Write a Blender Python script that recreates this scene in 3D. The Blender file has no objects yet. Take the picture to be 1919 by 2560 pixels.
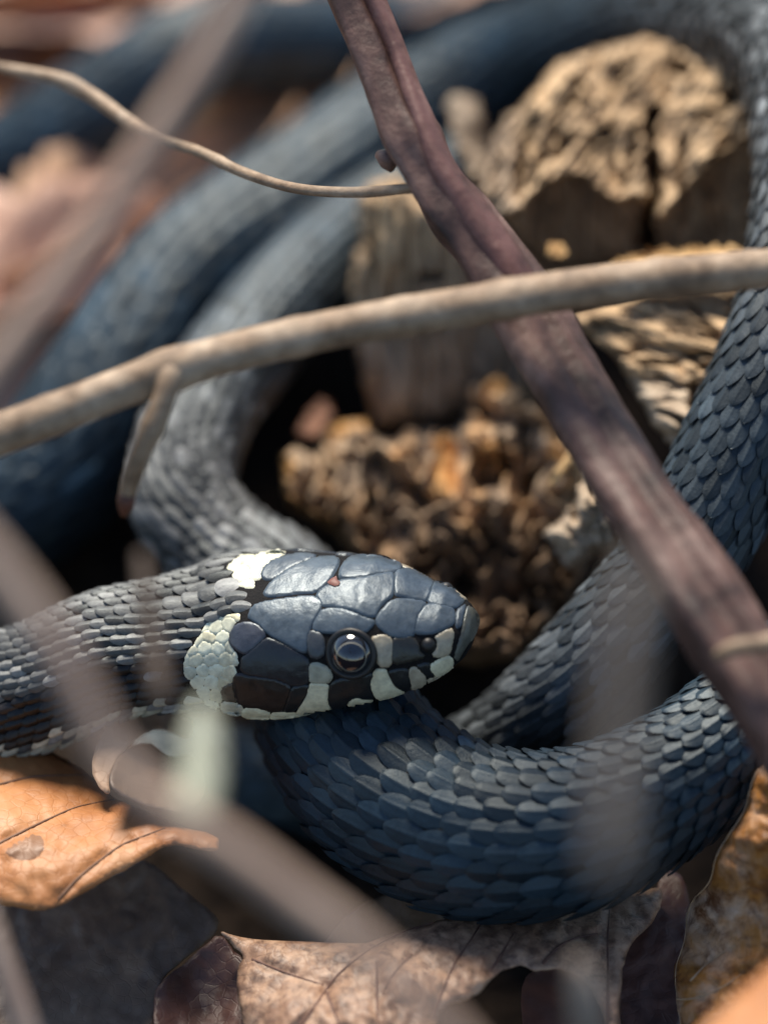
import bpy, bmesh, math, random
import numpy as np
from mathutils import Vector, Matrix
from mathutils.bvhtree import BVHTree
from mathutils.geometry import delaunay_2d_cdt

random.seed(7)
rng = np.random.default_rng(7)
scene = bpy.context.scene
C = scene.collection
# one scene unit is one centimetre
scene.unit_settings.system = 'METRIC'
scene.unit_settings.scale_length = 0.01

# ------------------------------------------------------------------ camera
SRC_W, SRC_H = 1919.0, 2560.0
DIST, VIEW_W, PITCH = 60.0, 8.0, math.radians(40)
K = SRC_W / VIEW_W
CENTER = np.array([0.0, 0.0, 4.0])
AR = np.array([1.0, 0, 0])
AU = np.array([0, math.sin(PITCH), math.cos(PITCH)])
AF = np.array([0, math.cos(PITCH), -math.sin(PITCH)])
CAM = CENTER - DIST * AF
cd = bpy.data.cameras.new('camera')
cam = bpy.data.objects.new('camera', cd)
C.objects.link(cam)
cam.location = CAM
cam.rotation_euler = (math.pi / 2 - PITCH, 0, 0)
cd.sensor_fit = 'HORIZONTAL'
cd.sensor_width = 36
cd.lens = 36 * DIST / VIEW_W
cd.clip_start, cd.clip_end = 1.0, 2000
cd.dof.use_dof = True
cd.dof.focus_distance = DIST - 0.25
APERTURE = 2.5                                  # diameter of the lens opening in cm
cd.dof.aperture_fstop = cd.lens * 1e-3 / APERTURE
scene.camera = cam

# ------------------------------------------------------------------ sky, sun, exposure
SUN_EL, SUN_AZ = math.radians(54), math.radians(-12)   # azimuth from +y (behind the snake), negative = left
w = bpy.data.worlds.new('World')
scene.world = w
w.use_nodes = True
nt = w.node_tree
sky = nt.nodes.new('ShaderNodeTexSky')
sky.sky_type = 'NISHITA'
sky.sun_disc = False
sky.sun_elevation = SUN_EL
sky.sun_rotation = SUN_AZ
sky.dust_density = 0.3
nt.nodes['Background'].inputs['Strength'].default_value = 0.095
nt.links.new(sky.outputs[0], nt.nodes['Background'].inputs[0])
sl = bpy.data.lights.new('sun', 'SUN')
sl.energy = 4.2
sl.angle = math.radians(24)
sl.color = (1.0, 0.90, 0.76)
sun = bpy.data.objects.new('sun', sl)
C.objects.link(sun)
sd = Vector((math.sin(SUN_AZ) * math.cos(SUN_EL), math.cos(SUN_AZ) * math.cos(SUN_EL), math.sin(SUN_EL)))
sun.rotation_euler = sd.to_track_quat('Z', 'Y').to_euler()
sun.location = (0, 0, 40)
vs = scene.view_settings
vs.view_transform = 'Standard'
vs.look = 'None'
vs.exposure = 0.95
vs.gamma = 1
vs.use_curve_mapping = False
scene.cycles.use_denoising = True
scene.cycles.max_bounces = 6


# ------------------------------------------------------------------ helpers
def P(px, py, d):
    """photograph position + depth behind the plane of focus -> point in the place"""
    f = DIST + d
    px = np.asarray(px, float); py = np.asarray(py, float); f = np.asarray(f, float)
    x = (px - SRC_W / 2) / K * f / DIST
    v = (SRC_H / 2 - py) / K * f / DIST
    return CENTER + x[..., None] * AR + v[..., None] * AU + (f - DIST)[..., None] * AF


def proj(Q):
    q = np.asarray(Q) - CAM
    f = q @ AF
    return SRC_W / 2 + (q @ AR) / f * DIST * K, SRC_H / 2 - (q @ AU) / f * DIST * K, f - DIST


_perm = np.random.default_rng(3).permutation(256)
_perm = np.concatenate([_perm, _perm, _perm])
_grad = np.random.default_rng(4).normal(size=(256, 3))
_grad /= np.linalg.norm(_grad, axis=1)[:, None]


def pn(Q, f=1.0, seed=0):
    """gradient noise, about -1..1"""
    Q = np.asarray(Q, float) * f + seed * 17.31
    i = np.floor(Q).astype(int); u = Q - i
    fd = u * u * u * (u * (u * 6 - 15) + 10)
    i &= 255
    out = 0
    for a in (0, 1):
        for b in (0, 1):
            for c in (0, 1):
                h = _perm[_perm[_perm[(i[..., 0] + a) & 255] + ((i[..., 1] + b) & 255)] + ((i[..., 2] + c) & 255)]
                g = _grad[h]
                dv = u - np.array([a, b, c])
                dot = (g * dv).sum(-1)
                wt = (fd[..., 0] if a else 1 - fd[..., 0]) * (fd[..., 1] if b else 1 - fd[..., 1]) * (fd[..., 2] if c else 1 - fd[..., 2])
                out = out + wt * dot
    return out * 1.6


def fbm(Q, f=1.0, o=4, seed=0):
    s, a = 0, 1.0
    for k in range(o):
        s = s + a * pn(Q, f, seed + k)
        f *= 2.03; a *= 0.5
    return s


def sstep(a, b, x):
    t = np.clip((np.asarray(x, float) - a) / (b - a), 0, 1)
    return t * t * (3 - 2 * t)


def mesh_obj(name, verts, faces, mat, parent=None, base=None, smooth=True, colors=None):
    v = np.asarray(verts, float)
    if parent is not None:
        base = np.array(parent.get('_b', (0, 0, 0)))
    if base is None:
        base = np.zeros(3)
    me = bpy.data.meshes.new(name)
    me.from_pydata((v - base).tolist(), [], [list(map(int, f)) for f in faces] if not isinstance(faces, np.ndarray) else faces.tolist())
    me.update()
    if smooth:
        me.polygons.foreach_set('use_smooth', np.ones(len(me.polygons), bool))
    if colors is not None:
        ca = me.color_attributes.new('pigment', 'FLOAT_COLOR', 'POINT')
        cc = np.ones((len(v), 4), np.float32); cc[:, :3] = colors
        ca.data.foreach_set('color', cc.ravel())
    me.materials.append(mat)
    o = bpy.data.objects.new(name, me)
    C.objects.link(o)
    if parent is not None:
        o.parent = parent
    else:
        o.location = base
    return o


def thing(name, label, cat, base, group=None):
    o = bpy.data.objects.new(name, None)
    o.empty_display_size = 0.3
    C.objects.link(o)
    o.location = base
    o['_b'] = [float(x) for x in base]
    o['label'] = label; o['category'] = cat
    if group:
        o['group'] = group
    return o


def tag(o, label, cat, group=None):
    o['label'] = label; o['category'] = cat
    if group:
        o['group'] = group
    return o


def mat(name):
    m = bpy.data.materials.new(name)
    m.use_nodes = True
    n = m.node_tree.nodes
    return m, n, m.node_tree.links, n['Principled BSDF']


def ramp(n, l, src, stops):
    r = n.new('ShaderNodeValToRGB')
    els = r.color_ramp.elements
    while len(els) < len(stops):
        els.new(0.5)
    for e, (p, c) in zip(els, stops):
        e.position = p; e.color = (*c, 1)
    l.new(src, r.inputs[0])
    return r.outputs[0]


def noise_node(n, l, scale, detail=6, rough=0.6, stretch=None, dist=0.0, coord='Object'):
    tc = n.new('ShaderNodeTexCoord')
    mp = n.new('ShaderNodeMapping')
    if stretch:
        mp.inputs['Scale'].default_value = stretch
    l.new(tc.outputs[coord], mp.inputs[0])
    t = n.new('ShaderNodeTexNoise')
    t.inputs['Scale'].default_value = scale
    t.inputs['Detail'].default_value = detail
    t.inputs['Roughness'].default_value = rough
    t.inputs['Distortion'].default_value = dist
    l.new(mp.outputs[0], t.inputs['Vector'])
    return t.outputs['Fac']


def mixc(n, l, fac, a, b, mode='MIX'):
    m = n.new('ShaderNodeMix')
    m.data_type = 'RGBA'; m.blend_type = mode
    for s, v in ((m.inputs[0], fac), (m.inputs[6], a), (m.inputs[7], b)):
        if isinstance(v, (int, float)):
            s.default_value = v
        elif isinstance(v, tuple):
            s.default_value = (*v, 1)
        else:
            l.new(v, s)
    return m.outputs[2]


def bump(n, l, bs, h, strength, dist=0.05):
    b = n.new('ShaderNodeBump')
    b.inputs['Strength'].default_value = strength
    b.inputs['Distance'].default_value = dist
    l.new(h, b.inputs['Height'])
    l.new(b.outputs[0], bs.inputs['Normal'])


def noise_mat(name, stops, scale, rough=0.7, stretch=None, bstr=0.4, bscale=None, dist=0.3, spec=0.4, fine=None):
    m, n, l, bs = mat(name)
    f = noise_node(n, l, scale, 8, 0.62, stretch, dist)
    col = ramp(n, l, f, stops)
    if fine:
        g = noise_node(n, l, fine[0], 4, 0.6, stretch)
        g2 = ramp(n, l, g, [(0.35, (fine[1],) * 3), (0.65, (1, 1, 1))])
        col = mixc(n, l, 1.0, col, g2, 'MULTIPLY')
    l.new(col, bs.inputs['Base Color'])
    bs.inputs['Roughness'].default_value = rough
    bs.inputs['Specular IOR Level'].default_value = spec
    h = noise_node(n, l, bscale or scale * 3, 6, 0.65, stretch)
    bump(n, l, bs, h, bstr, 0.04)
    return m


def leaf_mat(name, stops, scale, spots=None, trans=0.3, rough=0.5, spot_scale=9.0, cut=(0.5, 0.62)):
    m, n, l, bs = mat(name)
    f = noise_node(n, l, scale, 7, 0.6, None, 0.6)
    col = ramp(n, l, f, stops)
    if spots:
        g = noise_node(n, l, spot_scale, 7, 0.7, None, 0.4)
        k = ramp(n, l, g, [(cut[0], (0, 0, 0)), (cut[1], (1, 1, 1))])
        col = mixc(n, l, k, col, spots)
    l.new(col, bs.inputs['Base Color'])
    bs.inputs['Roughness'].default_value = rough
    tc = n.new('ShaderNodeTexCoord')
    wn = n.new('ShaderNodeTexNoise'); wn.inputs['Scale'].default_value = 3.0
    l.new(tc.outputs['Object'], wn.inputs['Vector'])
    ad = n.new('ShaderNodeMix'); ad.data_type = 'VECTOR'; ad.inputs[0].default_value = .12
    l.new(tc.outputs['Object'], ad.inputs[4]); l.new(wn.outputs['Color'], ad.inputs[5])
    vo = n.new('ShaderNodeTexVoronoi'); vo.feature = 'DISTANCE_TO_EDGE'; vo.inputs['Scale'].default_value = 8.0
    l.new(ad.outputs[1], vo.inputs['Vector'])
    ln = ramp(n, l, vo.outputs['Distance'], [(0.0, (0, 0, 0)), (0.07, (1, 1, 1))])
    h2 = noise_node(n, l, 14, 6, 0.6)
    hm = mixc(n, l, .35, h2, ln)
    bump(n, l, bs, hm, 0.35, 0.02)
    col = mixc(n, l, 1.0, col, ramp(n, l, vo.outputs['Distance'], [(0.0, (.88, .85, .82)), (0.05, (1, 1, 1))]), 'MULTIPLY')
    l.new(col, bs.inputs['Base Color'])
    tr = n.new('ShaderNodeBsdfTranslucent')
    l.new(col, tr.inputs[0])
    mx = n.new('ShaderNodeMixShader')
    mx.inputs[0].default_value = trans
    l.new(bs.outputs[0], mx.inputs[1]); l.new(tr.outputs[0], mx.inputs[2])
    l.new(mx.outputs[0], n['Material Output'].inputs[0])
    return m


# ------------------------------------------------------------------ materials
def scale_mat(name, rough, bstr, coat=0.0, nscale=18, spec=0.5, tint=(1, 1, 1)):
    m, n, l, bs = mat(name)
    at = n.new('ShaderNodeAttribute'); at.attribute_name = 'pigment'
    f = noise_node(n, l, nscale, 5, 0.6)
    v = ramp(n, l, f, [(0.3, (0.72,) * 3), (0.7, (1.2,) * 3)])
    l.new(mixc(n, l, 1.0, at.outputs['Color'], v, 'MULTIPLY'), bs.inputs['Base Color'])
    r = n.new('ShaderNodeMapRange')
    l.new(f, r.inputs[0]); r.inputs[3].default_value = rough - 0.08; r.inputs[4].default_value = rough + 0.12
    l.new(r.outputs[0], bs.inputs['Roughness'])
    bs.inputs['Specular IOR Level'].default_value = spec
    bs.inputs['Specular Tint'].default_value = (*tint, 1)
    bs.inputs['Coat Weight'].default_value = coat
    bs.inputs['Coat Roughness'].default_value = 0.25
    h = noise_node(n, l, nscale * 2.2, 5, 0.6)
    bump(n, l, bs, h, bstr, 0.012)
    return m


M_SCALE = scale_mat('snake_scale', 0.43, 0.4, spec=.38, tint=(.82, .94, 1.0))
M_SHIELD = scale_mat('snake_head_shield', 0.33, 0.34, nscale=12, tint=(.8, .92, 1.0))
M_SKIN = noise_mat('snake_skin', [(0.3, (0.004, 0.004, 0.005)), (0.7, (0.012, 0.011, 0.011))], 12, 0.75, bstr=0.5, spec=.15)


def plain(name, col, rough, spec=0.5, coat=0.0):
    m, n, l, bs = mat(name)
    f = noise_node(n, l, 14, 4, 0.6)
    l.new(ramp(n, l, f, [(0.3, tuple(c * 0.8 for c in col)), (0.7, tuple(min(1, c * 1.15) for c in col))]), bs.inputs['Base Color'])
    bs.inputs['Roughness'].default_value = rough
    bs.inputs['Specular IOR Level'].default_value = spec
    bs.inputs['Coat Weight'].default_value = coat
    bs.inputs['Coat Roughness'].default_value = 0.03
    return m


M_EYE = plain('eye_black', (0.012, 0.014, 0.018), 0.12, 0.6, 1.0)
M_IRIS = plain('eye_ring', (0.20, 0.19, 0.15), 0.3, 0.5, 1.0)
M_PUPIL = plain('eye_pupil', (0.004, 0.006, 0.012), 0.08, 0.6, 1.0)
M_HOLE = plain('nostril_dark', (0.006, 0.006, 0.006), 0.5)
M_SCAR = plain('red_scar', (0.16, 0.05, 0.035), 0.55)

# ------------------------------------------------------------------ ground
def ground_z(x, y):
    q = np.stack([np.asarray(x, float), np.asarray(y, float), np.zeros_like(np.asarray(x, float))], -1)
    return -1.0 + 1.1 * sstep(1, 8, y) + 0.28 * fbm(q, 0.35, 3, 5) + 0.07 * fbm(q, 2.1, 3, 9)


xs = np.concatenate([[-400, -150, -60], np.linspace(-24, 24, 150), [60, 150, 400]])
ys = np.concatenate([[-400, -150, -50], np.linspace(-14, 34, 150), [70, 150, 400]])
gx, gy = np.meshgrid(xs, ys)
gv = np.stack([gx, gy, ground_z(gx, gy)], -1).reshape(-1, 3)
nx = len(xs)
gf = [(j * nx + i, j * nx + i + 1, (j + 1) * nx + i + 1, (j + 1) * nx + i) for j in range(len(ys) - 1) for i in range(nx - 1)]
M_SOIL = noise_mat('forest_soil', [(0.3, (0.007, 0.005, 0.004)), (0.7, (0.026, 0.018, 0.013))], 2.5, 0.95, bstr=0.8, spec=.08)
g = mesh_obj('ground', gv, gf, M_SOIL)
g['kind'] = 'structure'

# ------------------------------------------------------------------ the snake's path
psi, th = math.radians(14), math.radians(5)
HEAD_AX = np.array([math.cos(psi) * math.cos(th), -math.sin(psi) * math.cos(th), math.sin(th)])
TIP = P(1182, 1585, -0.35)
ctrl = []
for s in np.arange(0, 2.6, 0.5):
    ctrl.append((*(TIP - s * HEAD_AX), 0.72, 1.0))
# photograph x, y, depth, radius, paleness of the pigment
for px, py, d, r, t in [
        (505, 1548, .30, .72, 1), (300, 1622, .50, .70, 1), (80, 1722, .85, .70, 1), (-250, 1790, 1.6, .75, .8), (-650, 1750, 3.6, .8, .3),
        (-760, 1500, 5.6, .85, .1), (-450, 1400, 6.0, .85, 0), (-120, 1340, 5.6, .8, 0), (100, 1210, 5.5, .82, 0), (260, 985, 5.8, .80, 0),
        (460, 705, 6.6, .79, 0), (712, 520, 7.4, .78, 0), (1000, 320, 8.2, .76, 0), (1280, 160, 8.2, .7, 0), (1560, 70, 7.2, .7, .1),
        (1800, 60, 5.4, .68, .35), (1985, 150, 3.4, .66, .6), (2030, 350, 2.2, .64, .6), (2020, 580, 1.4, .62, .5), (1975, 810, .9, .62, .35),  # upper right coil paler: grazing sheen put into the pigment
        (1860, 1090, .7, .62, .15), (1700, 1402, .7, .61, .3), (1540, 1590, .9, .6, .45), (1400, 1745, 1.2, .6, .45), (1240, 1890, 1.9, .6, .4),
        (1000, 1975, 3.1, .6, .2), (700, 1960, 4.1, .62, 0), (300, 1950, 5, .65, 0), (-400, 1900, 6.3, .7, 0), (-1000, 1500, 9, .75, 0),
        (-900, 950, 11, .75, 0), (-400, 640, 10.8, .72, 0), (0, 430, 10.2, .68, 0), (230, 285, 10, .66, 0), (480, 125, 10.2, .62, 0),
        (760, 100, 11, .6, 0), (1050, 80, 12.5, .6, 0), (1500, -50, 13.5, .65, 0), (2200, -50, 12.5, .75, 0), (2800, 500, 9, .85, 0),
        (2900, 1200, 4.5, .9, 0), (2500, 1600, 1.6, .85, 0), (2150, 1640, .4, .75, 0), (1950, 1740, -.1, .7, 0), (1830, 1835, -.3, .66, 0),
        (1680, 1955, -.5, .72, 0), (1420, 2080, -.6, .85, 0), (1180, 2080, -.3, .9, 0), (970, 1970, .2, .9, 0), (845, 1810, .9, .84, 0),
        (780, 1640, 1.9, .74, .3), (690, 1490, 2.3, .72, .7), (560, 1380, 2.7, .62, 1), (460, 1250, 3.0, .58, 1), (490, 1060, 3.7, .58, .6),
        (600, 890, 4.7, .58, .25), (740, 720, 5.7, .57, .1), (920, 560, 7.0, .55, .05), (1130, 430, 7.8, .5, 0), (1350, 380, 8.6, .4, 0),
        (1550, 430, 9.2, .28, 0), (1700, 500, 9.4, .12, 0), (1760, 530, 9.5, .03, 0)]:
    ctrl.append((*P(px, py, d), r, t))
ctrl = np.array(ctrl)


def spline(pts, step):
    """chord-length Catmull-Rom, resampled at an even step of length"""
    X = pts[:, :3]
    u = np.concatenate([[0], np.cumsum(np.linalg.norm(np.diff(X, axis=0), axis=1) ** 0.75)])
    T = np.gradient(pts, u, axis=0)
    out = []
    for i in range(len(pts) - 1):
        h = u[i + 1] - u[i]
        n = max(4, int(np.linalg.norm(X[i + 1] - X[i]) / step * 2))
        t = np.linspace(0, 1, n, endpoint=False)[:, None]
        out.append((2 * t**3 - 3 * t**2 + 1) * pts[i] + (t**3 - 2 * t**2 + t) * h * T[i] + (-2 * t**3 + 3 * t**2) * pts[i + 1] + (t**3 - t**2) * h * T[i + 1])
    out.append(pts[-1:])
    A = np.concatenate(out)
    s = np.concatenate([[0], np.cumsum(np.linalg.norm(np.diff(A[:, :3], axis=0), axis=1))])
    q = np.linspace(0, s[-1], int(s[-1] / step) + 1)
    return q, np.stack([np.interp(q, s, A[:, k]) for k in range(A.shape[1])], 1)


PS, PA = spline(ctrl, 0.05)
LEN = PS[-1]
PC = PA[:, :3]
PT = np.gradient(PC, PS, axis=0); PT /= np.linalg.norm(PT, axis=1)[:, None]
Z = np.array([0, 0, 1.0])
PD = Z - (PT @ Z)[:, None] * PT; PD /= np.linalg.norm(PD, axis=1)[:, None]
PL = np.cross(PD, PT)
rollv = math.radians(5) * (1 - sstep(3, 7, PS))
PD2 = PD * np.cos(rollv)[:, None] + PL * np.sin(rollv)[:, None]
PD, PL = PD2, np.cross(PD2, PT)
# head stations: distance from the snout, half width, half height, offset of the section
HS = np.array([(0, .20, .16, .06), (.03, .28, .21, .06), (.08, .34, .25, .05), (.15, .395, .285, .035), (.3, .502, .372, .012), (.5, .60, .444, -.03), (.8, .731, .541, -.027), (1.1, .815, .605, -.03),
               (1.4, .86, .635, -.085), (1.7, .90, .665, -.135), (2.0, .935, .69, -.178), (2.3, .945, .695, -.229), (2.6, .90, .672, -.27),
               (2.9, .82, .62, -.30), (3.3, .74, .63, -.22), (3.9, .70, .66, -.08), (4.6, .70, .66, 0)])
sm = sstep(3.3, 4.6, PS)
SW = np.interp(PS, HS[:, 0], HS[:, 1]) * (1 - sm) + PA[:, 3] * sm
SH = np.interp(PS, HS[:, 0], HS[:, 2]) * (1 - sm) + PA[:, 3] * 0.94 * sm
SY = np.interp(PS, HS[:, 0], HS[:, 3]) * (1 - sm)
SP = 2.6 - 0.5 * sstep(2.6, 4.2, PS)
ST = 0.14 * (1 - sstep(2.4, 4.0, PS))


def fr(A, s):
    x = np.clip(s, 0, LEN) / PS[1]
    i = np.clip(x.astype(int), 0, len(PS) - 2)
    f = x - i
    if A.ndim > 1:
        f = f[..., None]
    return A[i] * (1 - f) + A[i + 1] * f


def surf(s, phi):
    """point and outward normal of the snake's skin: s from the snout, phi from the spine (+ = towards l)"""
    s, phi = np.broadcast_arrays(np.asarray(s, float), np.asarray(phi, float))
    c, D_, L_ = fr(PC, s), fr(PD, s), fr(PL, s)
    w_, h_, y_, p_, t_ = fr(SW, s), fr(SH, s), fr(SY, s), fr(SP, s), fr(ST, s)
    sn, cs = np.sin(phi), np.cos(phi)
    x = w_ * np.sign(sn) * np.abs(sn) ** (2 / p_)
    y = h_ * np.sign(cs) * np.abs(cs) ** (2 / p_)
    n = np.stack([sn / w_, cs / h_], -1)
    n /= np.linalg.norm(n, axis=-1)[..., None]
    x = x * (1 - t_ * y / h_)
    pt = c + x[..., None] * L_ + (y + y_)[..., None] * D_
    nn = n[..., :1] * L_ + n[..., 1:] * D_
    return pt, nn


snake = thing('snake', 'dark slate snake with cream collar patches, coiled round the stump, head resting on its coils',
              'snake', P(1000, 2300, 0))
# one continuous skin from snout to tail
ss = np.concatenate([np.arange(0.0, 0.1, 0.02), np.arange(0.1, 3.4, 0.04), np.arange(3.4, LEN, 0.12), [LEN]])
NR = 80
ph = np.linspace(0, 2 * np.pi, NR, endpoint=False)
pt, nn = surf(ss[:, None], ph[None, :])
pt = pt - nn * 0.012
cv = pt.reshape(-1, 3)
n_r = len(ss)
cf = [(i * NR + j, (i + 1) * NR + j, (i + 1) * NR + (j + 1) % NR, i * NR + (j + 1) % NR) for i in range(n_r - 1) for j in range(NR)]
# rounded snout cap
tipc = cv[:NR].mean(0) + HEAD_AX * 0.02
cv = np.vstack([cv, tipc, cv[(n_r - 1) * NR:n_r * NR].mean(0)])
for j in range(NR):
    cf.append((len(cv) - 2, j, (j + 1) % NR))
    cf.append((len(cv) - 1, (n_r - 1) * NR + (j + 1) % NR, (n_r - 1) * NR + j))
body = mesh_obj('body', cv, cf, M_SKIN, snake)
nh = int((ss < 4.2).sum())
BV = BVHTree.FromPolygons([Vector(v) for v in cv], [f for f in cf if max(f) < nh * NR or len(f) == 3 and len(cv) - 2 in f])


def on_head(px, py):
    """where the sight line of a photograph position meets the head's skin"""
    tgt = P(px, py, 0.0)
    dr = tgt - CAM; dr /= np.linalg.norm(dr)
    loc, nor, idx, dist = BV.ray_cast(Vector(CAM), Vector(dr))
    if loc is None:
        loc, nor, idx, dist = BV.find_nearest(Vector(CAM + dr * (DIST + 0.1)))
        for _ in range(4):
            tt = (np.array(loc) - CAM) @ dr
            loc, nor, idx, dist = BV.find_nearest(Vector(CAM + dr * tt))
        q = CAM + dr * ((np.array(loc) - CAM) @ dr)
        loc = np.array(loc) * 0.4 + q * 0.6
    loc = np.array(loc); nor = np.array(nor)
    if nor @ (loc - CAM) > 0.2 * np.linalg.norm(loc - CAM):
        nor = -nor
    return loc, nor


def inset(poly, k):
    p = np.asarray(poly, float)
    area = 0.5 * np.sum(p[:, 0] * np.roll(p[:, 1], -1) - np.roll(p[:, 0], -1) * p[:, 1])
    if area < 0:
        p = p[::-1]
    e = np.roll(p, -1, 0) - p
    e /= np.linalg.norm(e, axis=1)[:, None] + 1e-9
    nrm = np.stack([-e[:, 1], e[:, 0]], 1)
    b = nrm + np.roll(nrm, 1, 0)
    b /= np.maximum(np.sum(b * b, 1), 0.5)[:, None] / 2
    return p + b * k


def chaikin(p, n=1, a=0.22):
    for _ in range(n):
        q = np.roll(p, -1, 0)
        p = np.stack([p * (1 - a) + q * a, p * a + q * (1 - a)], 1).reshape(-1, 2)
    return p


def inside(pts, poly):
    x, y = pts[:, 0][:, None], pts[:, 1][:, None]
    a = poly; b = np.roll(poly, -1, 0)
    c = ((a[:, 1] > y) != (b[:, 1] > y)) & (x < (b[:, 0] - a[:, 0]) * (y - a[:, 1]) / (b[:, 1] - a[:, 1] + 1e-12) + a[:, 0])
    return c.sum(1) % 2 == 1


def edist(pts, poly):
    a = poly; e = np.roll(poly, -1, 0) - a
    d = pts[:, None] - a
    t = np.clip((d * e).sum(-1) / ((e * e).sum(-1) + 1e-9), 0, 1)
    return np.linalg.norm(d - t[..., None] * e, axis=-1).min(1)


def fill(poly, sp):
    """triangulated fill of an outline with points at spacing sp"""
    p = []
    for a, b in zip(poly, np.roll(poly, -1, 0)):
        n = max(1, int(np.linalg.norm(b - a) / sp))
        p += [a + (b - a) * k / n for k in range(n)]
    p = np.array(p)
    lo, hi = p.min(0), p.max(0)
    gx, gy = np.meshgrid(np.arange(lo[0], hi[0], sp), np.arange(lo[1], hi[1], sp * 0.87))
    gx = gx + (np.arange(gx.shape[0]) % 2)[:, None] * sp / 2
    q = np.stack([gx.ravel(), gy.ravel()], 1)
    q = q[inside(q, p)]
    if len(q):
        q = q[edist(q, p) > sp * 0.45]
    allp = np.vstack([p, q])
    n = len(p)
    r = delaunay_2d_cdt([Vector(v) for v in allp], [(i, (i + 1) % n) for i in range(n)], [list(range(n))], 1, 1e-4)
    v = np.array([tuple(x) for x in r[0]])
    return v, [tuple(f) for f in r[2]], p


def mirror(Q):
    """to the other cheek of the head"""
    l0 = PL[2]; c0 = PC[2]
    return Q - 2 * ((Q - c0) @ l0)[:, None] * l0


PLATE_POLYS = []


def plate(name, poly, col, h=0.019, edge=6.5, sp=5.0, gap=-5.5, far=False, round_=1, belly=0.004, label=None):
    p = chaikin(np.asarray(poly, float), round_)
    PLATE_POLYS.append(inset(p, -6))
    p = inset(p, gap)
    v, f, outline = fill(p, sp)
    de = edist(v, outline)
    t = np.clip(de / edge, 0, 1)
    hh = -0.012 + (h + 0.012) * np.sqrt(np.clip(1 - (1 - t) ** 2, 0, 1)) + belly * sstep(0, 40, de)
    Q = []; Nn = []
    for q in v:
        a, b = on_head(*q)
        Q.append(a); Nn.append(b)
    Q = np.array(Q); Nn = np.array(Nn)
    hh = hh + 0.006 * fbm(Q, 5, 3, 2) * t + 0.010 * pn(Q, 2.2, 8) * t
    Q = Q + Nn * hh[:, None]
    f = [tuple(x) for x in f]
    a, b, c = (Q[[x[k] for x in f]] for k in range(3))
    flip = (np.cross(b - a, c - a) * (CAM - a)).sum() < 0
    if flip:
        f = [x[::-1] for x in f]
    cc = np.tile(np.asarray(col, float), (len(Q), 1))
    o = mesh_obj(name, Q, f, M_SHIELD, snake, colors=cc)
    if label:
        o['label'] = label
    if far:
        mesh_obj(name, mirror(Q), [x[::-1] for x in f], M_SHIELD, snake, colors=cc)
    return o


def ca(*xy):
    return [(800 + x / 3.948, 1360 + y / 3.948) for x, y in xy]


def cb(*xy):
    return [(440 + x / 3.948, 1360 + y / 3.948) for x, y in xy]


SLATE = (0.060, 0.080, 0.100)
SLATE2 = (0.05, 0.064, 0.08)
BLACK = (0.012, 0.012, 0.012)
BROWNBLACK = (0.022, 0.015, 0.012)
CREAM = (0.62, 0.58, 0.40)
PALE = (0.66, 0.66, 0.50)
BEIGE = (0.36, 0.31, 0.22)
plate('frontal_shield', ca((-41, 500), (60, 420), (170, 370), (300, 358), (450, 338), (600, 300), (690, 288), (728, 310), (725, 470), (700, 520), (640, 570), (570, 640), (540, 725), (440, 700), (330, 650), (220, 625), (100, 612), (30, 612), (10, 560)), SLATE)
plate('supraocular_shield', ca((190, 300), (215, 220), (280, 145), (380, 112), (560, 118), (700, 155), (800, 200), (800, 262), (720, 285), (600, 290), (450, 325), (300, 348), (200, 342)), SLATE)
plate('supraocular_shield', ca((-71, 830), (-31, 720), (20, 655), (100, 640), (237, 650), (340, 690), (440, 735), (545, 765), (470, 850), (410, 890), (250, 890), (60, 872), (-40, 862)), SLATE)
plate('prefrontal_shield', ca((740, 490), (740, 300), (770, 265), (900, 255), (1000, 300), (1100, 365), (1115, 390), (1085, 470), (1050, 560), (960, 548), (850, 528), (770, 510)), SLATE)
plate('prefrontal_shield', ca((556, 745), (590, 680), (690, 570), (780, 550), (960, 562), (1045, 590), (1000, 640), (955, 720), (940, 800), (925, 870), (915, 905), (800, 930), (680, 900), (560, 800)), SLATE)
plate('internasal_shield', ca((1060, 580), (1090, 490), (1120, 395), (1150, 375), (1250, 400), (1340, 460), (1400, 530), (1410, 570), (1330, 632), (1200, 612)), SLATE)
plate('internasal_shield', ca((935, 885), (950, 800), (965, 720), (1010, 650), (1060, 600), (1180, 602), (1310, 640), (1325, 720), (1315, 790), (1200, 850), (1080, 885)), SLATE)
plate('parietal_shield', cb((710, 720), (760, 620), (860, 580), (1000, 555), (1200, 528), (1370, 520), (1430, 570), (1430, 620), (1370, 720), (1320, 830), (1290, 930), (1290, 1060), (1240, 1070), (1080, 980), (900, 880), (830, 800), (760, 750)), SLATE)
plate('parietal_shield', cb((865, 480), (920, 400), (1050, 290), (1200, 210), (1380, 140), (1540, 130), (1610, 150), (1590, 230), (1530, 330), (1470, 410), (1380, 475), (1200, 485), (1000, 512), (890, 512)), SLATE)
plate('temporal_shield', cb((840, 300), (870, 230), (960, 165), (1100, 120), (1250, 100), (1400, 120), (1250, 180), (1080, 260), (950, 350), (870, 345)), SLATE2)
plate('temporal_shield', cb((530, 960), (545, 870), (600, 800), (700, 775), (800, 800), (870, 870), (870, 920), (760, 1030), (680, 1085), (600, 1040), (550, 1000)), (0.05, 0.055, 0.07))
plate('temporal_shield', cb((655, 1130), (780, 1030), (890, 935), (960, 950), (1120, 1030), (1290, 1130), (1310, 1200), (1305, 1380), (1150, 1395), (1060, 1350), (900, 1310), (700, 1285), (640, 1250), (650, 1160)), (0.018, 0.019, 0.022), far=True)
plate('postocular_shield', cb((1300, 920), (1330, 860), (1420, 880), (1450, 940), (1460, 1080), (1400, 1130), (1310, 1100)), (0.05, 0.055, 0.06), far=True)
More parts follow.
